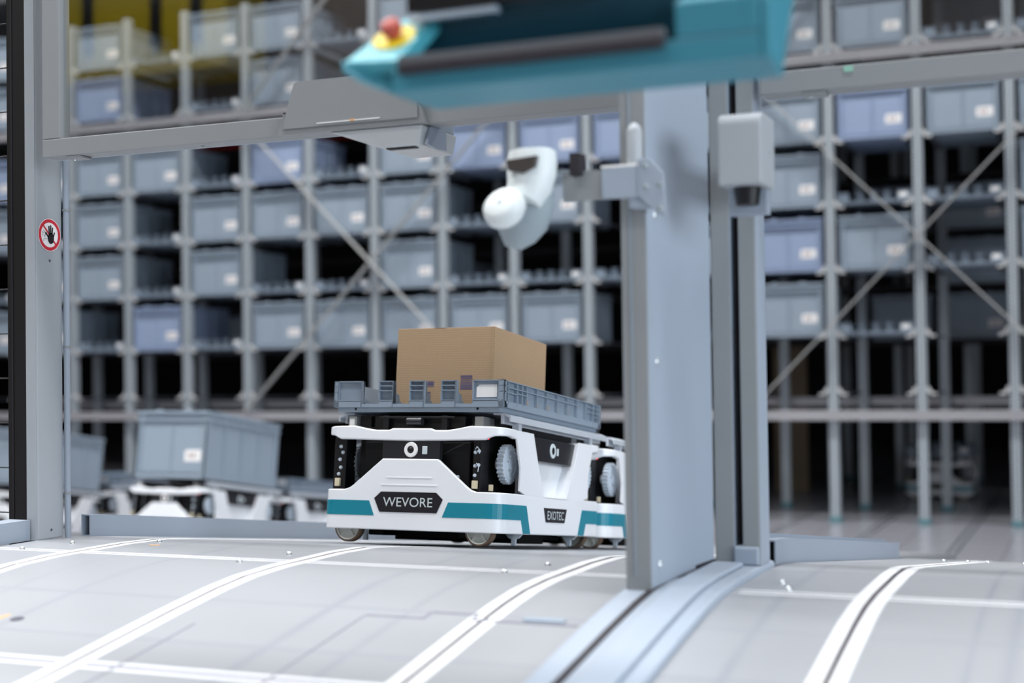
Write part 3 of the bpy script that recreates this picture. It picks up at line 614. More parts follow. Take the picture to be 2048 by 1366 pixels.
    # teal stripes: one round each corner with a drop down the side
    for qx, qy in ((1, 1), (-1, 1), (1, -1), (-1, -1)):
        st = MB()
        wrap_strip(st, 0.089, s_of_y(0.099), [(0.089, 0.0635), (SMAX, 0.0635)], [(0.089, 0.0635), (0.1035, 0.098), (SMAX, 0.098)], 0.0009, 0.0, ((qx, qy),))
        q = [(0.099, 0.098), (0.1295, 0.098), (0.157, 0.0325), (0.114, 0.0325), (0.0995, 0.0635)]
        q = [(y if qy > 0 else 2*CYR-y, z) for y, z in q]
        st.prism(q, lambda y, z: (qx*(HW+0.0009), y, z), lambda y, z: (qx*HW, y, z))
        st.build('accent_stripe', M['teal'], r)
    yf = CYR-HL
    for fy, sy in ((yf, -1), (2*CYR-yf, 1)):
        bd = MB().prism([(-0.0895, 0.104), (-0.072, 0.1195), (0.072, 0.1195), (0.0895, 0.104), (0.0745, 0.0725), (-0.0745, 0.0725)], lambda x, z: (x, fy+sy*0.0015, z), lambda x, z: (x, fy, z)).build('name_plate', M['plate'], r)
        if with_name and sy < 0:
            text('lettering', 'WEVORE', 0.129, 0.0215, M['letter'], bd, frame((-0.0005, fy-0.0017, 0.0962), (1, 0, 0), (0, 0, 1)))
        cp = MB().box(-0.075, 0.075, min(fy, fy-sy*0.016), max(fy, fy-sy*0.016)-0.0, 0.198, 0.238).build('front_camera_panel', M['carbon'], r) if False else MB().box(-0.075, 0.075, fy+(0.003 if sy < 0 else -0.019), fy+(0.019 if sy < 0 else -0.003), 0.197, 0.2385).build('front_camera_panel', M['carbon'], r)
        yy = fy+(0.003 if sy < 0 else -0.003)
        MB().lathe([(0.009, 0.0), (0.009, 0.003), (0.0165, 0.003), (0.018, 0.0)], (0, yy, 0.2185), (0, sy, 0), 32).build('lens_ring', M['sticker'], cp, smooth=True)
        MB().lathe([(1e-5, 0.004), (0.006, 0.003), (0.009, 0.0)], (0, yy, 0.2185), (0, sy, 0), 20).build('lens', M['black'], cp, smooth=True)
        MB().box(0.030, 0.043, min(yy, yy+sy*0.002), max(yy, yy+sy*0.002), 0.208, 0.227).build('port', M['letter'], cp, bevel=0.001)
        gr = MB()
        for (hw_, z_) in ((0.060, 0.1515), (0.074, 0.134)): gr.box(-hw_, hw_, min(fy, fy+sy*0.0012), max(fy, fy+sy*0.0022), z_, z_+0.003)
        gr.build('pressed_rib', M['white'], r, bevel=0.0005)
    # black inner body and its hardware
    ch = MB(); ch.box(-0.165, 0.165, 0.035, 2*CYR-0.035, 0.040, 0.262); ch.box(-0.140, 0.140, 0.012, 2*CYR-0.012, 0.045, 0.24)
    ch.build('chassis', M['dark'], r, bevel=0.004)
    lf = MB(); lf.box(-0.15, 0.15, 0.03, 0.60, 0.262, 0.2745); lf.box(-0.12, 0.12, 0.02, 0.06, 0.262, 0.300); lf.box(-0.165, -0.135, 0.03, 0.6, 0.262, 0.302); lf.box(0.165, 0.20, 0.16, 0.5, 0.262, 0.288)
    lf.box(-0.09, -0.075, 0.005, 0.03, 0.262, 0.300); lf.box(0.065, 0.080, 0.005, 0.03, 0.262, 0.300); lf.box(-0.10, 0.10, 0.004, 0.012, 0.294, 0.299)
    lf.build('lift_frame', M['black'], r, bevel=0.001)
    MB().cyl((-0.02, 0.0, 0.286), (0.018, 0.0, 0.286), 0.010, 14).build('motor', M['carbon'], r, smooth=True)
    for x in (-0.188, 0.148):
        MB().box(x, x+0.022, 0.012, 0.075, 0.262, 0.2985).build('lift_post', M['steel'], r, bevel=0.001)
        MB().box(x, x+0.022, 2*CYR-0.075, 2*CYR-0.012, 0.262, 0.2985).build('lift_post', M['steel'], r, bevel=0.001)
    MB().box(-0.1845, -0.1715, 0.0112, 0.0118, 0.272, 0.293).build('small_label', M['sticker'], r)
    for sx in (1, -1):
        rl = MB()
        prof = [(0.185, 0.3085), (0.2135, 0.3085), (0.2290, 0.302), (0.2290, 0.289), (0.2255, 0.289), (0.2245, 0.298), (0.210, 0.3045), (0.210, 0.284), (0.204, 0.284), (0.204, 0.3045), (0.185, 0.3045)]
        rl.prism(prof, lambda x, z: (sx*x, 0.035, z), lambda x, z: (sx*x, 0.690, z))
        ro = rl.build('lift_rail', M['zinc'], r)
        for y in (0.105, 0.585):
            MB().box(min(sx*0.206, sx*0.224), max(sx*0.206, sx*0.224), y-0.009, y+0.009, 0.262, 0.306).build('rail_post', M['zinc'], ro, bevel=0.001)
    for sx in (1, -1):
        for yc in (0.098, 0.598):
            g = MB(); gp_ = gear_mesh()
            g.prism(gp_, lambda y, z: (sx*0.188, yc+y, 0.193+z), lambda y, z: (sx*0.204, yc+y, 0.193+z))
            g.cyl((sx*0.17, yc, 0.193), (sx*0.207, yc, 0.193), 0.013, 18)
            g.lathe([(0.030, 0), (0.030, 0.0018), (0.036, 0.0018), (0.037, 0)], (sx*0.204, yc, 0.193), (sx, 0, 0), 30)
            go = g.build('sprocket', M['gear'], r)
            for k_ in range(5):
                a = 2*PI*k_/5+0.3; MB().lathe([(1e-5, 0.003), (0.0028, 0.0025), (0.0035, 0)], (sx*0.204, yc+0.018*math.cos(a), 0.193+0.018*math.sin(a)), (sx, 0, 0), 8).build('bolt', M['screw'], go, smooth=True)
    for m_ in (1, -1):      # left-hand front and rear corner modules fill the opening; right-hand ones stay open round the sprocket
        Y = (lambda y: y) if m_ > 0 else (lambda y: 2*CYR-y)
        MB().box(-0.2235, -0.190, min(Y(0.012), Y(0.060)), max(Y(0.012), Y(0.060)), 0.060, 0.2475).build('corner_module', M['black'], r, bevel=0.002)
        MB().box(0.150, 0.1705, min(Y(0.006), Y(0.05)), max(Y(0.006), Y(0.05)), 0.060, 0.250).build('corner_module', M['black'], r, bevel=0.002)
        for (x, y, z, s_) in ((-0.213, 0.010, 0.137, 0.013), (0.153, 0.004, 0.137, 0.013), (0.188, 0.022, 0.133, 0.009)):
            MB().box(x, x+s_, min(Y(y-0.008), Y(y)), max(Y(y-0.008), Y(y)), z-0.006, z+s_).build('connector', M['cream'], r, bevel=0.001)
        for (x, z) in ((-0.205, 0.226), (-0.199, 0.212), (-0.206, 0.195), (-0.203, 0.176), (-0.208, 0.160), (0.156, 0.215), (0.165, 0.218), (0.156, 0.184), (0.165, 0.186), (0.156, 0.162), (0.110, 0.158)):
            MB().lathe([(1e-5, 0.005), (0.003, 0.0045), (0.0045, 0)], (x, Y(0.012 if x < 0.12 else 0.006), z), (0, -m_, 0), 10).build('fastener', M['gear'], r, smooth=True)
        MB().tube([(0.158, Y(0.0), 0.222), (0.164, Y(-0.004), 0.228), (0.1695, Y(-0.004), 0.222), (0.170, Y(-0.002), 0.212)], 0.0011, 6).build('cable', M['gear'], r)
        MB().tube([(0.162, Y(0.0), 0.19), (0.170, Y(-0.004), 0.184), (0.168, Y(-0.004), 0.170)], 0.0011, 6).build('cable', M['gear'], r)
        MB().tube([(0.078, Y(0.0), 0.210), (0.10, Y(-0.001), 0.222), (0.13, Y(-0.001), 0.234)], 0.0007, 6).build('cable', M['carbon'], r)
    MB().lathe([(1e-5, 0.003), (0.002, 0.002), (0.003, 0)], (0.192, -0.004, 0.247), (0, -1, 0), 10).build('status_lamp', M['led'], r)
    # underside
    ub = MB(); ub.box(-0.17, 0.17, 0.24, 0.40, 0.008, 0.031); ub.box(-0.10, 0.10, 0.12, 0.24, 0.014, 0.031); ub.box(0.10, 0.14, 0.05, 0.58, 0.018, 0.040); ub.box(-0.14, -0.10, 0.05, 0.58, 0.018, 0.040); ub.box(-0.2, 0.2, 0.03, 0.6, 0.034, 0.042)
    ub.build('underbody', M['dark'], r, bevel=0.002)
    for sx in (1, -1):
        for y in (0.135, 2*CYR-0.135):
            MB().prism([(-0.022, 0.031), (0.022, 0.031), (0.014, 0.022), (0.006, 0.019), (0.006, 0.004), (-0.006, 0.004), (-0.006, 0.019), (-0.014, 0.022)], lambda a, z: (sx*0.200+a, y+0.005, z), lambda a, z: (sx*0.200+a, y+0.012, z)).build('guide_foot', M['gear'], r, bevel=0.001)
    for sx in (1, -1):
        for yw, dy in ((0.004, 1), (2*CYR-0.004, -1)):
            wt = MB().lathe([(0.031, 0.0), (0.0345, 0.0), (0.036, 0.003), (0.036, 0.021), (0.034, 0.024), (0.031, 0.024)], (sx*0.172, yw, 0.036), (0, dy, 0), 36).build('wheel', M['tyre'], r, smooth=True)
            hb = MB(); hb.lathe([(0.031, 0.0), (0.0285, 0.001), (0.0275, 0.003), (0.0275, 0.018), (0.031, 0.020)], (sx*0.172, yw, 0.036), (0, dy, 0), 36)
            hb.lathe([(1e-5, 0.001), (0.010, 0.001), (0.011, 0.003), (0.011, 0.02), (1e-5, 0.02)], (sx*0.172, yw, 0.036), (0, dy, 0), 20)
            hb.lathe([(1e-5, 0.006), (0.028, 0.006), (0.028, 0.010), (1e-5, 0.010)], (sx*0.172, yw, 0.036), (0, dy, 0), 30)
            for k_ in range(5):
                a = PI/2+2*PI*k_/5; hb.bar((sx*0.172+0.009*math.cos(a), yw+dy*0.004, 0.036+0.009*math.sin(a)), (sx*0.172+0.029*math.cos(a), yw+dy*0.004, 0.036+0.029*math.sin(a)), 0.004, 0.005, up=(0, 1, 0))
            hb.build('hub', M['hub'], wt, smooth=True)
    return r

# ------------------------------------------------------------------ trays and totes
def grid_panel(mb_, mp, u0, u1, v0, v1, us, vs_, d, t, rib=0.0022):
    """plate at depth d..d+t with ribs up to depth 0 (mp maps u, v, depth)"""
    def bx(a, b, c, e, w0, w1):
        P = [mp(u, v, w_) for w_ in (w0, w1) for v in (c, e) for u in (a, b)]
        mb_.add(P, [(0, 2, 3, 1), (4, 5, 7, 6), (0, 1, 5, 4), (2, 6, 7, 3), (0, 4, 6, 2), (1, 3, 7, 5)])
    bx(u0, u1, v0, v1, d, d+t)
    for u in us: bx(max(u0, u-rib/2), min(u1, u+rib/2), v0, v1, 0, d+0.0005)
    for q in vs_:
        a, b, v = q if isinstance(q, tuple) else (u0, u1, q)
        bx(a, b, max(v0, v-rib/2), min(v1, v+rib/2), 0, d+0.0005)
def make_tray():
    r = empty('storage_tray'); m = MB()
    HWt, L, h = 0.225, 0.65, 0.063
    m.box(-0.207, 0.207, 0.018, L-0.018, -0.0, 0.004)
    m.box(-0.214, 0.214, 0.004, L-0.004, -0.011, 0.001)
    # band round the bottom
    m.box(-HWt, HWt, 0, 0.022, 0.0, 0.008); m.box(-HWt, HWt, L-0.022, L, 0.0, 0.008)
    m.box(-HWt, -HWt+0.014, 0, L, 0.0, 0.013); m.box(HWt-0.014, HWt, 0, L, 0.0, 0.013)
    segs = [(-0.225, -0.148, 0), (-0.103, -0.063, 1), (-0.0205, 0.0195, 1), (0.0625, 0.1025, 1), (0.1445, 0.225, 2)]
    for end in (1, -1):
        Yv = (lambda w_: w_) if end > 0 else (lambda w_: L-w_)
        for (a, b, kind) in segs:
            mp = lambda u, v, w_: (u*end, Yv(w_), v)
            if kind == 1: grid_panel(m, mp, a, b, 0.008, h, (a+0.0011, b-0.0011), (0.016, 0.0395, 0.051, h-0.0011), 0.010, 0.004)
            elif kind == 0:
                grid_panel(m, mp, a, b, 0.008, h, (a+0.0011, a+0.011, b-0.0011), (0.016, h-0.0011, (a, a+0.011, 0.036), (a, a+0.011, 0.049)), 0.006, 0.006)
            else:
                grid_panel(m, mp, a, b, 0.008, h, (a+0.0011, b-0.0011, b-0.0135), (0.016, h-0.0011, (b-0.0135, b, 0.036), (b-0.0135, b, 0.049)), 0.006, 0.006)
            m.box(min(a*end, b*end), max(a*end, b*end), min(Yv(0), Yv(0.016)), max(Yv(0), Yv(0.016)), 0.008, 0.0135)
        # inner stepped gussets behind each tooth
        for (a, b, kind) in segs[:-1]:
            e = b
            pts = [(0.0, 0.0), (0.0, h), (0.012, h), (0.016, 0.034), (0.030, 0.032), (0.034, 0.018), (0.060, 0.008), (0.060, 0.0)] if kind == 1 else [(0.0, 0.0), (0.0, h), (0.012, h), (0.016, 0.022), (0.060, 0.012), (0.060, 0.0)]
            m.prism(pts, lambda y, z: ((e-0.003)*end, Yv(y), z), lambda y, z: (e*end, Yv(y), z))
        m.box(-0.21, 0.21, min(Yv(0.058), Yv(0.062)), max(Yv(0.058), Yv(0.062)), 0.0, 0.010)
    ysl = [0.0011, 0.013, 0.026, 0.078, 0.109, 0.136, 0.202, 0.267, 0.336, 0.404, 0.472, 0.539, 0.592, 0.625, 0.6489]
    hs = [0.014, h-0.0011, (0, 0.026, 0.036), (0, 0.026, 0.050), (0.026, 0.136, 0.0475), (0.026, 0.078, 0.0355), (0.078, 0.136, 0.0375), (0.136, 0.472, 0.0475), (0.539, 0.65, 0.050), (0.539, 0.65, 0.0375), (0.592, 0.65, 0.028)]
    for sx in (1, -1):
        grid_panel(m, lambda u, v, w_: (sx*(HWt-w_), u, v), 0, L, 0.008, h, ysl, hs, 0.009, 0.003, 0.002)
    for cx_ in (-1, 1):
        for cy_ in (0.0, L-0.006): m.box(min(cx_*0.219, cx_*0.225), max(cx_*0.219, cx_*0.225), cy_, cy_+0.006, 0.008, h)
    m.build('tray_body', M['tray'], r)
    fr = MB().prism([(0.153, 0.023), (0.205, 0.0235), (0.205, 0.0525), (0.160, 0.0525), (0.153, 0.046)], lambda x, z: (x, 0.0052, z), lambda x, z: (x, 0.0058, z)).build('paper_label', M['sticker'], r)
    for y in (0.160, 0.222, 0.292, 0.355, 0.425): MB().lathe([(1e-5, 0.0006), (0.0052, 0.0006), (0.0058, 0)], (0.2162, y, 0.024), (1, 0, 0), 14).build('round_hole', M['card'], r)
    for x in (-0.165, 0.158): MB().lathe([(1e-5, 0.0005), (0.003, 0.0005)], (x, 0.0038, -0.004), (0, -1, 0), 10).build('drain_hole', M['dark'], r)
    return r
def make_tote(mname, h=0.335):
    r = empty('storage_tote'); m = MB(); W2, L = 0.215, 0.64
    m.box(-0.200, 0.200, 0.014, L-0.014, 0, 0.008)
    for (y0, y1) in ((0.013, 0.017), (L-0.017, L-0.013)): m.box(-W2+.010, W2-.010, y0, y1, 0.0, h)
    for sx in (1, -1): m.box(min(sx*(W2-0.015), sx*(W2-0.011)), max(sx*(W2-0.015), sx*(W2-0.011)), 0.010, L-0.010, 0, h)
    for end in (1, -1):
        Yv = (lambda w_: w_) if end > 0 else (lambda w_: L-w_)
        def b(x0, x1, w0, w1, z0, z1): m.box(x0, x1, min(Yv(w0), Yv(w1)), max(Yv(w0), Yv(w1)), z0, z1)
        b(-W2, W2, 0.002, 0.014, 0.0, 0.020); b(-W2, W2, 0.005, 0.014, 0.027, 0.031)
        for x in (-W2, W2-0.026): b(x, x+0.026, 0.0, 0.014, 0, h)
        b(-0.003, 0.003, 0.007, 0.014, 0.03, h-0.05)
        b(-W2, W2, 0.003, 0.014, h-0.056, h-0.050)
    for sx in (1, -1):
        for y in (0.0, 0.150, 0.305, 0.460, 0.614): m.box(min(sx*W2, sx*(W2-0.013)), max(sx*W2, sx*(W2-0.013)), y, y+(0.026 if y in (0.0, 0.614) else 0.010), 0, h)
        m.box(min(sx*W2, sx*(W2-0.013)), max(sx*W2, sx*(W2-0.013)), 0, L, 0, 0.020)
        m.box(min(sx*W2, sx*(W2-0.013)), max(sx*W2, sx*(W2-0.013)), 0, L, h-0.056, h-0.050)
    m.build('tote_body', M[mname], r)
    q = MB(); W3 = 0.222
    for z0, z1, o in ((h-0.014, h, 0.0), (h-0.048, h-0.036, 0.002)):
        q.box(-W3+o, W3-o, -0.009+o, 0.006, z0, z1); q.box(-W3+o, W3-o, L-0.006, L+0.004-o, z0, z1); q.box(-W3+o, -W2+0.005, 0, L, z0, z1); q.box(W2-0.005, W3-o, 0, L, z0, z1)
    for x in (-0.12, -0.04, 0.04, 0.12): q.box(x-0.0015, x+0.0015, -0.002, 0.006, h-0.037, h-0.012)
    for x in (-0.09, 0.09): q.box(x-0.02, x+0.02, -0.002, 0.006, h-0.001, h+0.008)
    q.build('tote_rim', M[mname], r)
    lb = MB().prism([(0.078, 0.085), (0.178, 0.085), (0.178, 0.143), (0.088, 0.143), (0.078, 0.133)], lambda x, z: (x, 0.0120, z), lambda x, z: (x, 0.0132, z)).build('paper_label', M['sticker'], r)
    pr = MB()
    for x in (0.098, 0.125): pr.box(x, x+0.020, 0.0116, 0.0119, 0.103, 0.125)
    pr.build('printed_block', M['print'], lb)
    return r

ROT = (-0.1209, 0, -0.0168)
RM = Matrix.Rotation(ROT[2], 3, 'Z') @ Matrix.Rotation(ROT[0], 3, 'X')
T0 = Vector((-1.4991, 3.0098, H-0.0776))
def place(o, loc, rot): o.location = loc; o.rotation_euler = rot
robot = make_robot(True); place(robot, T0 + RM @ Vector((0, 0, -0.32)), ROT)
tag(robot, 'sharp white and teal wheeled robot reading WEVORE, carrying the cardboard box', 'robot')
tray = make_tray(); place(tray, T0, ROT); tag(tray, 'low grey toothed tray on top of the WEVORE robot, holding the box', 'tray')

# the other robots share the meshes but not the name lettering
def robot_copy(loc, rot, label, group='robots waiting behind the gate'):
    r = copy_tree(robot)
    for ch in [c for c in bpy.data.objects if c.parent == r and c.name.startswith('name_plate')]:
        for l in [x for x in bpy.data.objects if x.parent == ch]: bpy.data.objects.remove(l)
    place(r, loc, rot); tag(r, label, 'robot', group); return r
r2 = robot_copy(T0 + RM @ Vector((0.0, 0.721, -0.322)), ROT, 'second white robot queued right behind the WEVORE robot, half hidden by the pillar')

# cardboard box in the tray
bx = empty('cardboard_box'); place(bx, T0 + RM @ Vector((0.0245, 0.09, 0.0055)), ROT); tag(bx, 'brown corrugated cardboard box standing in the grey tray', 'box')
bw, bl, bh = 0.1305, 0.327, 0.196
m = MB(); m.box(-bw, bw, 0, bl, 0, bh); m.build('carton', M['card'], bx, bevel=0.0012)
ed = MB(); random.seed(3)
for i in range(46): # ragged cut edge of the corner flap
    z = bh*i/46; ed.box(bw-0.0045, bw+0.0004+random.random()*0.0009, -0.0012, 0.0006, z, z+bh/46*0.8)
ed.box(bw-0.006, bw-0.0015, -0.0014, 0.0, 0, bh)
ed.build('corner_flap', M['card'], bx)
MB().box(-0.03, 0.0, -0.0006, 0, bh-0.0007, bh).build('top_crease', M['card'], bx)
random.seed(5)
def bars(x0, x1, z0, z1):
    z = z0; ink = MB()
    while z < z1:
        t = random.choice((0.0012, 0.002, 0.0032)); ink.box(x0, x1, -0.0004, 0.0002, z, min(z+t, z1)); z += t+random.choice((0.0008, 0.0014, 0.002))
    ink.build('printed_bars', M['ink'], bx)
bars(0.045, 0.076, 0.045, 0.079)
bars(-0.052, -0.026, 0.052, 0.066); bars(-0.052, -0.034, 0.012, 0.040)
for (y, z) in ((0.055, 0.075), (0.125, 0.070), (0.175, 0.068), (0.25, 0.066)):
    MB().prism([(y, z-0.008), (y, z+0.0015), (y+0.010, z+0.0015), (y+0.010, z), (y+0.0018, z), (y+0.0018, z-0.008)], lambda a, b: (bw-0.0001, a, b), lambda a, b: (bw+0.0004, a, b)).build('printed_mark', M['ink'], bx)
for (y0, y1, z0, z1) in ((0.07, 0.09, 0.060, 0.064), (0.215, 0.245, 0.055, 0.058), (0.215, 0.240, 0.061, 0.063)):
    MB().box(bw-0.0001, bw+0.0004, y0, y1, z0, z1).build('printed_mark', M['ink'], bx)

# blurred robots in the left background, each carrying a tote or tray
tote = make_tote('tote'); toteb = make_tote('toteblue')
def load(r, kind, label, cat='tote'):
    src = {'tote': tote, 'tray': tray}[kind]
    o = copy_tree(src); RMr = r.rotation_euler.to_matrix(); o.location = r.location + RMr @ Vector((0, 0, 0.3205)); o.rotation_euler = r.rotation_euler
    tag(o, label, cat, 'loads on the blurred robots'); return o
RB = (-0.150, 0, -0.0166)
def ground(x, y): return zr(y)-0.06
RBm = Matrix.Rotation(RB[2], 3, 'Z') @ Matrix.Rotation(RB[0], 3, 'X')
TB = Vector((-4.318, 5.893, H-0.5006))
rB = robot_copy(TB + RBm @ Vector((0, 0, -0.32)), RB, 'blurred white robot behind the low rail carrying a tall grey tote with white label')
load(rB, 'tote', 'tall grey tote with white label on the blurred robot left of centre')
rC = robot_copy(rB.location + Vector((-1.866, 0.881, -0.127)), RB, 'blurred white robot mostly hidden behind the left gate post')
load(rC, 'tote', 'tall grey tote cut off by the left gate post')
rC2 = robot_copy(rC.location + Vector((0.0, 0.76, -0.065)), (-0.05, 0, -0.0166), 'blurred white robot peeking out between the gate post and the tall tote')
load(rC2, 'tray', 'low grey tray between the gate post and the tall tote', 'tray')
RE = (-0.12, 0, -0.0166)
rE = robot_copy(rB.location + RBm @ Vector((0.0, 0.76, 0)), RE, 'blurred white robot just left of the WEVORE robot, behind the tall tote')
load(rE, 'tray', 'low grey tray on the blurred robot just left of the WEVORE robot', 'tray')
rU = robot_copy((-1.13, 10.75, 0.0), (0, 0, 0), 'dim robot parked in the dark under the rack, behind the right posts')
load(rU, 'tray', 'dim low tray on the robot parked under the rack', 'tray')

# ------------------------------------------------------------------ storage rack
RX0, PW, RY = -7.4966, 0.53865, 9.0
LV = [H+0.2054+0.408*k_ for k_ in range(4)] + [H+2.012, H+2.42]
LOW = H-0.150
ORD = ['first', 'second', 'third', 'fourth', 'fifth', 'sixth', 'seventh', 'eighth', 'ninth']
def bay(i):
    if i < 0: return 'in the bay left of the gate post'
    if i <= 8: return ORD[i] + ' bay from the left post'
    return ORD[i-10+0] + ' bay right of the door posts'
def lev(k_): return ('lowest', 'second', 'third', 'fourth', 'fifth', 'top visible')[k_] + ' shelf'
# uprights with a pair of brackets at each level
def make_upright(top=3.75, levels=None, name='rack_upright'):
    r = empty(name)
    m = MB(); m.box(-0.030, 0.030, 0.0, 0.004, 0.035, top); m.box(-0.030, -0.026, 0.0, 0.05, 0.035, top); m.box(0.026, 0.030, 0.0, 0.05, 0.035, top)
    m.build('post', M['post'], r)
    MB().box(-0.034, 0.034, -0.006, 0.076, 0, 0.035).build('foot', M['foot'], r, bevel=0.003)
    for z in ([LOW] + LV if levels is None else levels):
        for sx in (1, -1):
            b = MB(); b.prism([(0.030, 0.032), (0.042, 0.032), (0.064, -0.005), (0.088, -0.006), (0.088, -0.020), (0.059, -0.020), (0.030, 0.004)], lambda x, q: (sx*x, -0.004, z+q), lambda x, q: (sx*x, 0.012, z+q))
            bo = b.build('shelf_bracket', M['bracket'], r)
            MB().prism([(0.066, -0.018), (0.088, -0.018), (0.088, -0.006), (0.066, -0.006)], lambda x, q: (sx*x, 0.0125, z+q), lambda x, q: (sx*x, 0.60, z+q)).build('support_arm', M['arm'], bo)
    return r
up = make_upright(); first = True
for i in range(-2, 16):
    if i in (9,): pass
    o = up if first else copy_tree(up); first = False
    place(o, (RX0+i*PW, RY, 0), (0, 0, 0))
    lab = ('perforated rack upright at the far left, %s the black fence post' % ('right behind' if i == -1 else 'outermost beyond') if i < 0 else
           'perforated grey rack upright, %s from the left gate post' % (ORD+['tenth', 'eleventh'])[i] if i <= 9 else
           'perforated grey rack upright, %s to the right of the door posts' % ORD[max(0, i-11)])
    if i == 10: lab = 'perforated grey rack upright hidden just behind the door posts'
    if i >= 14: lab = 'perforated rack upright at the extreme right edge' if i == 14 else 'outermost rack upright beyond the right picture edge'
    tag(o, lab, 'rack post', 'front rack uprights')
rear = make_upright(3.75, [], 'rear_upright'); first = True
for i in range(-1, 15):
    for y in (RY+0.90, RY+2.72, RY+3.5):
        if y > RY+1 and (i < 10 or i > 13): continue
        o = rear if first else copy_tree(rear); first = False
        place(o, (RX0+i*PW+0.045, y, 0), (0, 0, 0))
        side = 'left' if i < 9 else 'right'
        nth = ORD[max(0, i)] + ' bay from the left post' if i < 9 else (ORD[i-9] + ' bay right of the door posts')
        tag(o, ('dim second-row upright seen through the %s' % nth if i >= 0 else 'dim second-row upright left of the gate post') if y < RY+1 else 'dark upright %s inside the rack, behind the %s' % ('deep' if y < RY+3 else 'deepest', nth), 'rack post', 'rear rack uprights ' + ('second row ' if y < RY+1 else 'deep ') + side)
for (z0, lab, yy) in ((H-0.323, 'long horizontal galvanised rack beam low across the whole rack front', -0.045), (H+1.918, 'long horizontal galvanised rack beam high up, behind the gate frames', -0.045)):
    m = MB().box(RX0-2*PW, RX0+15*PW, RY+yy, RY+yy+0.035, z0, z0+0.06)
    m.box(RX0-2*PW, RX0+15*PW, RY+yy-0.004, RY+yy, z0+0.045, z0+0.052)
    o = m.build('rack_beam', M['beam'], None, bevel=0.008); tag(o, lab, 'beam')
o = MB().box(RX0-2*PW, RX0+15*PW, RY+0.98, RY+1.02, H-0.26, H-0.20).build('rack_beam', M['beam']); tag(o, 'dim horizontal rack beam in the second row, just above the low front beam', 'beam')
o = MB().cyl((RX0-2*PW, RY+0.82, H+1.875), (RX0+15*PW, RY+0.82, H+1.875), 0.016, 12).build('sprinkler_pipe', M['red'], None, smooth=True); tag(o, 'red pipe running inside the rack just under the gate frame line', 'pipe')
def brace(a, b, lab, dy, grp='rack cross braces'):
    m = MB().bar((a[0], RY-0.055-dy, a[1]), (b[0], RY-0.055-dy, b[1]), 0.006, 0.046, up=(0, 1, 0))
    m.bar((a[0], RY-0.062-dy, a[1]), (b[0], RY-0.062-dy, b[1]), 0.01, 0.010, up=(0, 1, 0))
    tag(m.build('cross_brace', M['brace']), lab, 'brace', grp)
def PX(i): return RX0+i*PW
zb0, zb1 = H+0.805-1.07, H+0.805+1.07
brace((PX(3)+0.02, zb0), (PX(7)-0.02, zb1), 'flat brace of the left rack cross, rising to the right, below the gate frame', 0.0)
brace((PX(3)+0.02, zb1), (PX(7)-0.02, zb0), 'flat brace of the left rack cross, falling to the right behind the box', 0.012)
brace((PX(10)+0.02, zb0), (PX(14)-0.02, zb1), 'flat brace of the right rack cross, rising to the right', 0.012)
brace((PX(10)+0.02, zb1), (PX(14)-0.02, zb0), 'flat brace of the right rack cross, falling to the right', 0.0)
brace((PX(3)+0.05, H+2.0), (PX(4)+0.63, H+3.2), 'flat brace above the left gate frame, seen through the clear pane', 0.0)
brace((PX(10)+0.05, H+2.0), (PX(11)+0.63, H+3.2), 'flat brace above the right gate frame, seen through the clear pane', 0.0)

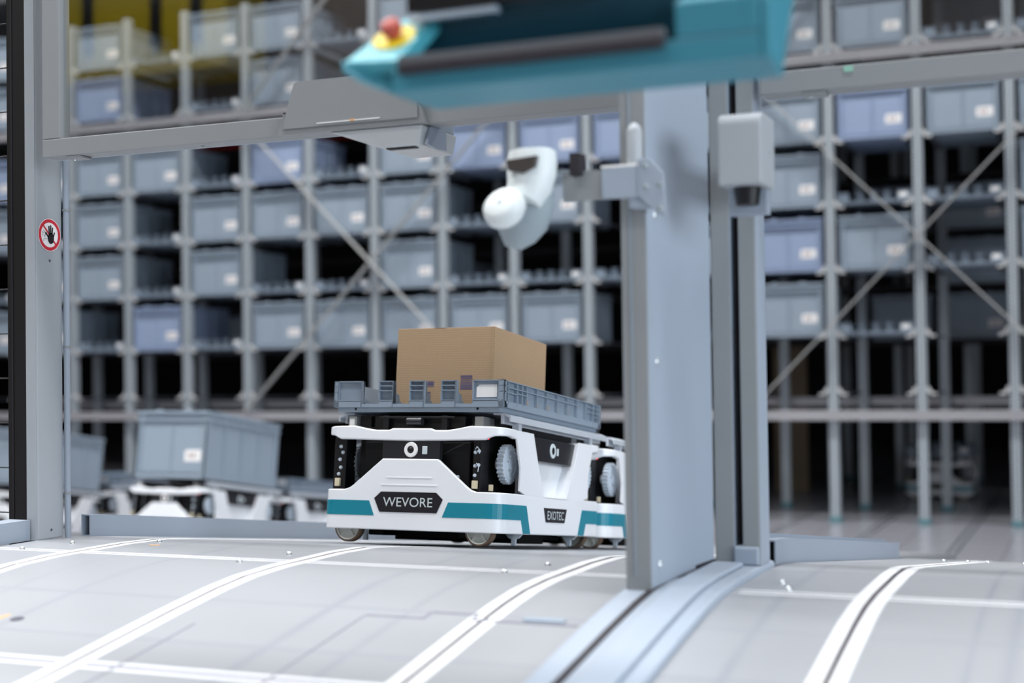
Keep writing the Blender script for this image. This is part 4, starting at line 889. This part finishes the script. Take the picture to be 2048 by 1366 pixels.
GRID = {  # bay: shelves from lowest up; T tall grey, b tall blue, L low tray, . empty
 -2: 'TLTbTT', -1: 'TTLTbT', 0: 'LTTTbT', 1: 'bLLT.L', 2: 'LTTLLT', 3: 'TLTbTT', 4: 'TLTL.L', 5: 'TTTTLT', 6: 'TLLbTL', 7: 'TLTbTT', 8: '.L.bLT',
 9: 'LTLTLT', 10: 'TbTTTT', 11: 'LTLbTT', 12: '.LLTLL', 13: '.TTTLT', 14: 'TLTTTL'}
NM = {'T': 'tall grey tote', 'b': 'tall blue-tinted tote', 'L': 'low toothed grey tray'}
CT = {'T': 'tote', 'b': 'tote', 'L': 'tray'}
used = set()
for i, col in GRID.items():
    for k_, c in enumerate(col):
        if c == '.': continue
        if c == 'T' and 'tote' not in used: o = tote; used.add('tote')
        elif c == 'b' and 'blue' not in used: o = toteb; used.add('blue')
        else: o = copy_tree({'T': tote, 'b': toteb, 'L': tray}[c])
        place(o, (RX0+(i+0.5)*PW, RY+0.005, LV[k_]+(0.012 if c == 'L' else 0.0)), (0, 0, 0))
        if i == 14: lab = NM[c]+' on the %s at the extreme right edge' % lev(k_)
        elif i == 9: lab = NM[c]+' on the %s, hidden behind the gate pillar' % lev(k_)
        elif i < 0: lab = NM[c]+' on the %s, %s bay left of the gate post' % (lev(k_), 'nearest' if i == -1 else 'outer')
        else: lab = NM[c]+' on the %s, %s' % (lev(k_), bay(i))
        tag(o, lab, CT[c], 'totes and trays on the front rack')
# second storage row deep inside, seen dimly through the empty places
for i in range(0, 15):
    for k_ in range(6):
        if GRID[i][k_] in '.L' and i != 9 and (i in (8, 11, 12) or (i+k_) % 5 == 0):
            o = copy_tree(tote); place(o, (RX0+(i+0.5)*PW-0.09, RY+1.95, LV[k_]), (0, 0, 0))
            tag(o, 'dark tote in the deep row, %s, %s' % (lev(k_), 'right edge bay' if i == 14 else 'hidden pillar bay' if i == 9 else bay(i)), 'tote', 'totes in the deep second row')
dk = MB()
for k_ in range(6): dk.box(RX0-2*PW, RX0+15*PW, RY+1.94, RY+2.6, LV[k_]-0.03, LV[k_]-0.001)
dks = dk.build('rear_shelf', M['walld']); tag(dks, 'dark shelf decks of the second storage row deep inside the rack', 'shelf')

# yellow crane girder behind the viewer, mirrored in the clear panes
gr = empty('crane_girder', (-7.9, -5.6, 3.8)); tag(gr, 'yellow girder with black bands seen mirrored in the left clear pane', 'girder')
at(gr, MB().box(-8.6, -6.85, -5.9, -5.3, 3.62, 5.0), 'girder_body', M['girder'])
for x in (-8.35, -7.62, -7.2): at(gr, MB().box(x, x+0.10, -5.32, -5.26, 3.85, 5.0), 'black_band', M['black_post'])
for x in (-8.4, -7.0): at(gr, MB().box(x-0.04, x+0.04, -5.64, -5.56, 5.0, 8.0), 'ceiling_hanger', M['black_post'])

bb = MB().box(-2.42, -2.16, 11.2, 11.23, 0, 1.15).build('brown_board', mat('brown board', (120, 104, 84), 0.8), None); tag(bb, 'dark brown board standing in the rack just right of the door posts', 'board')
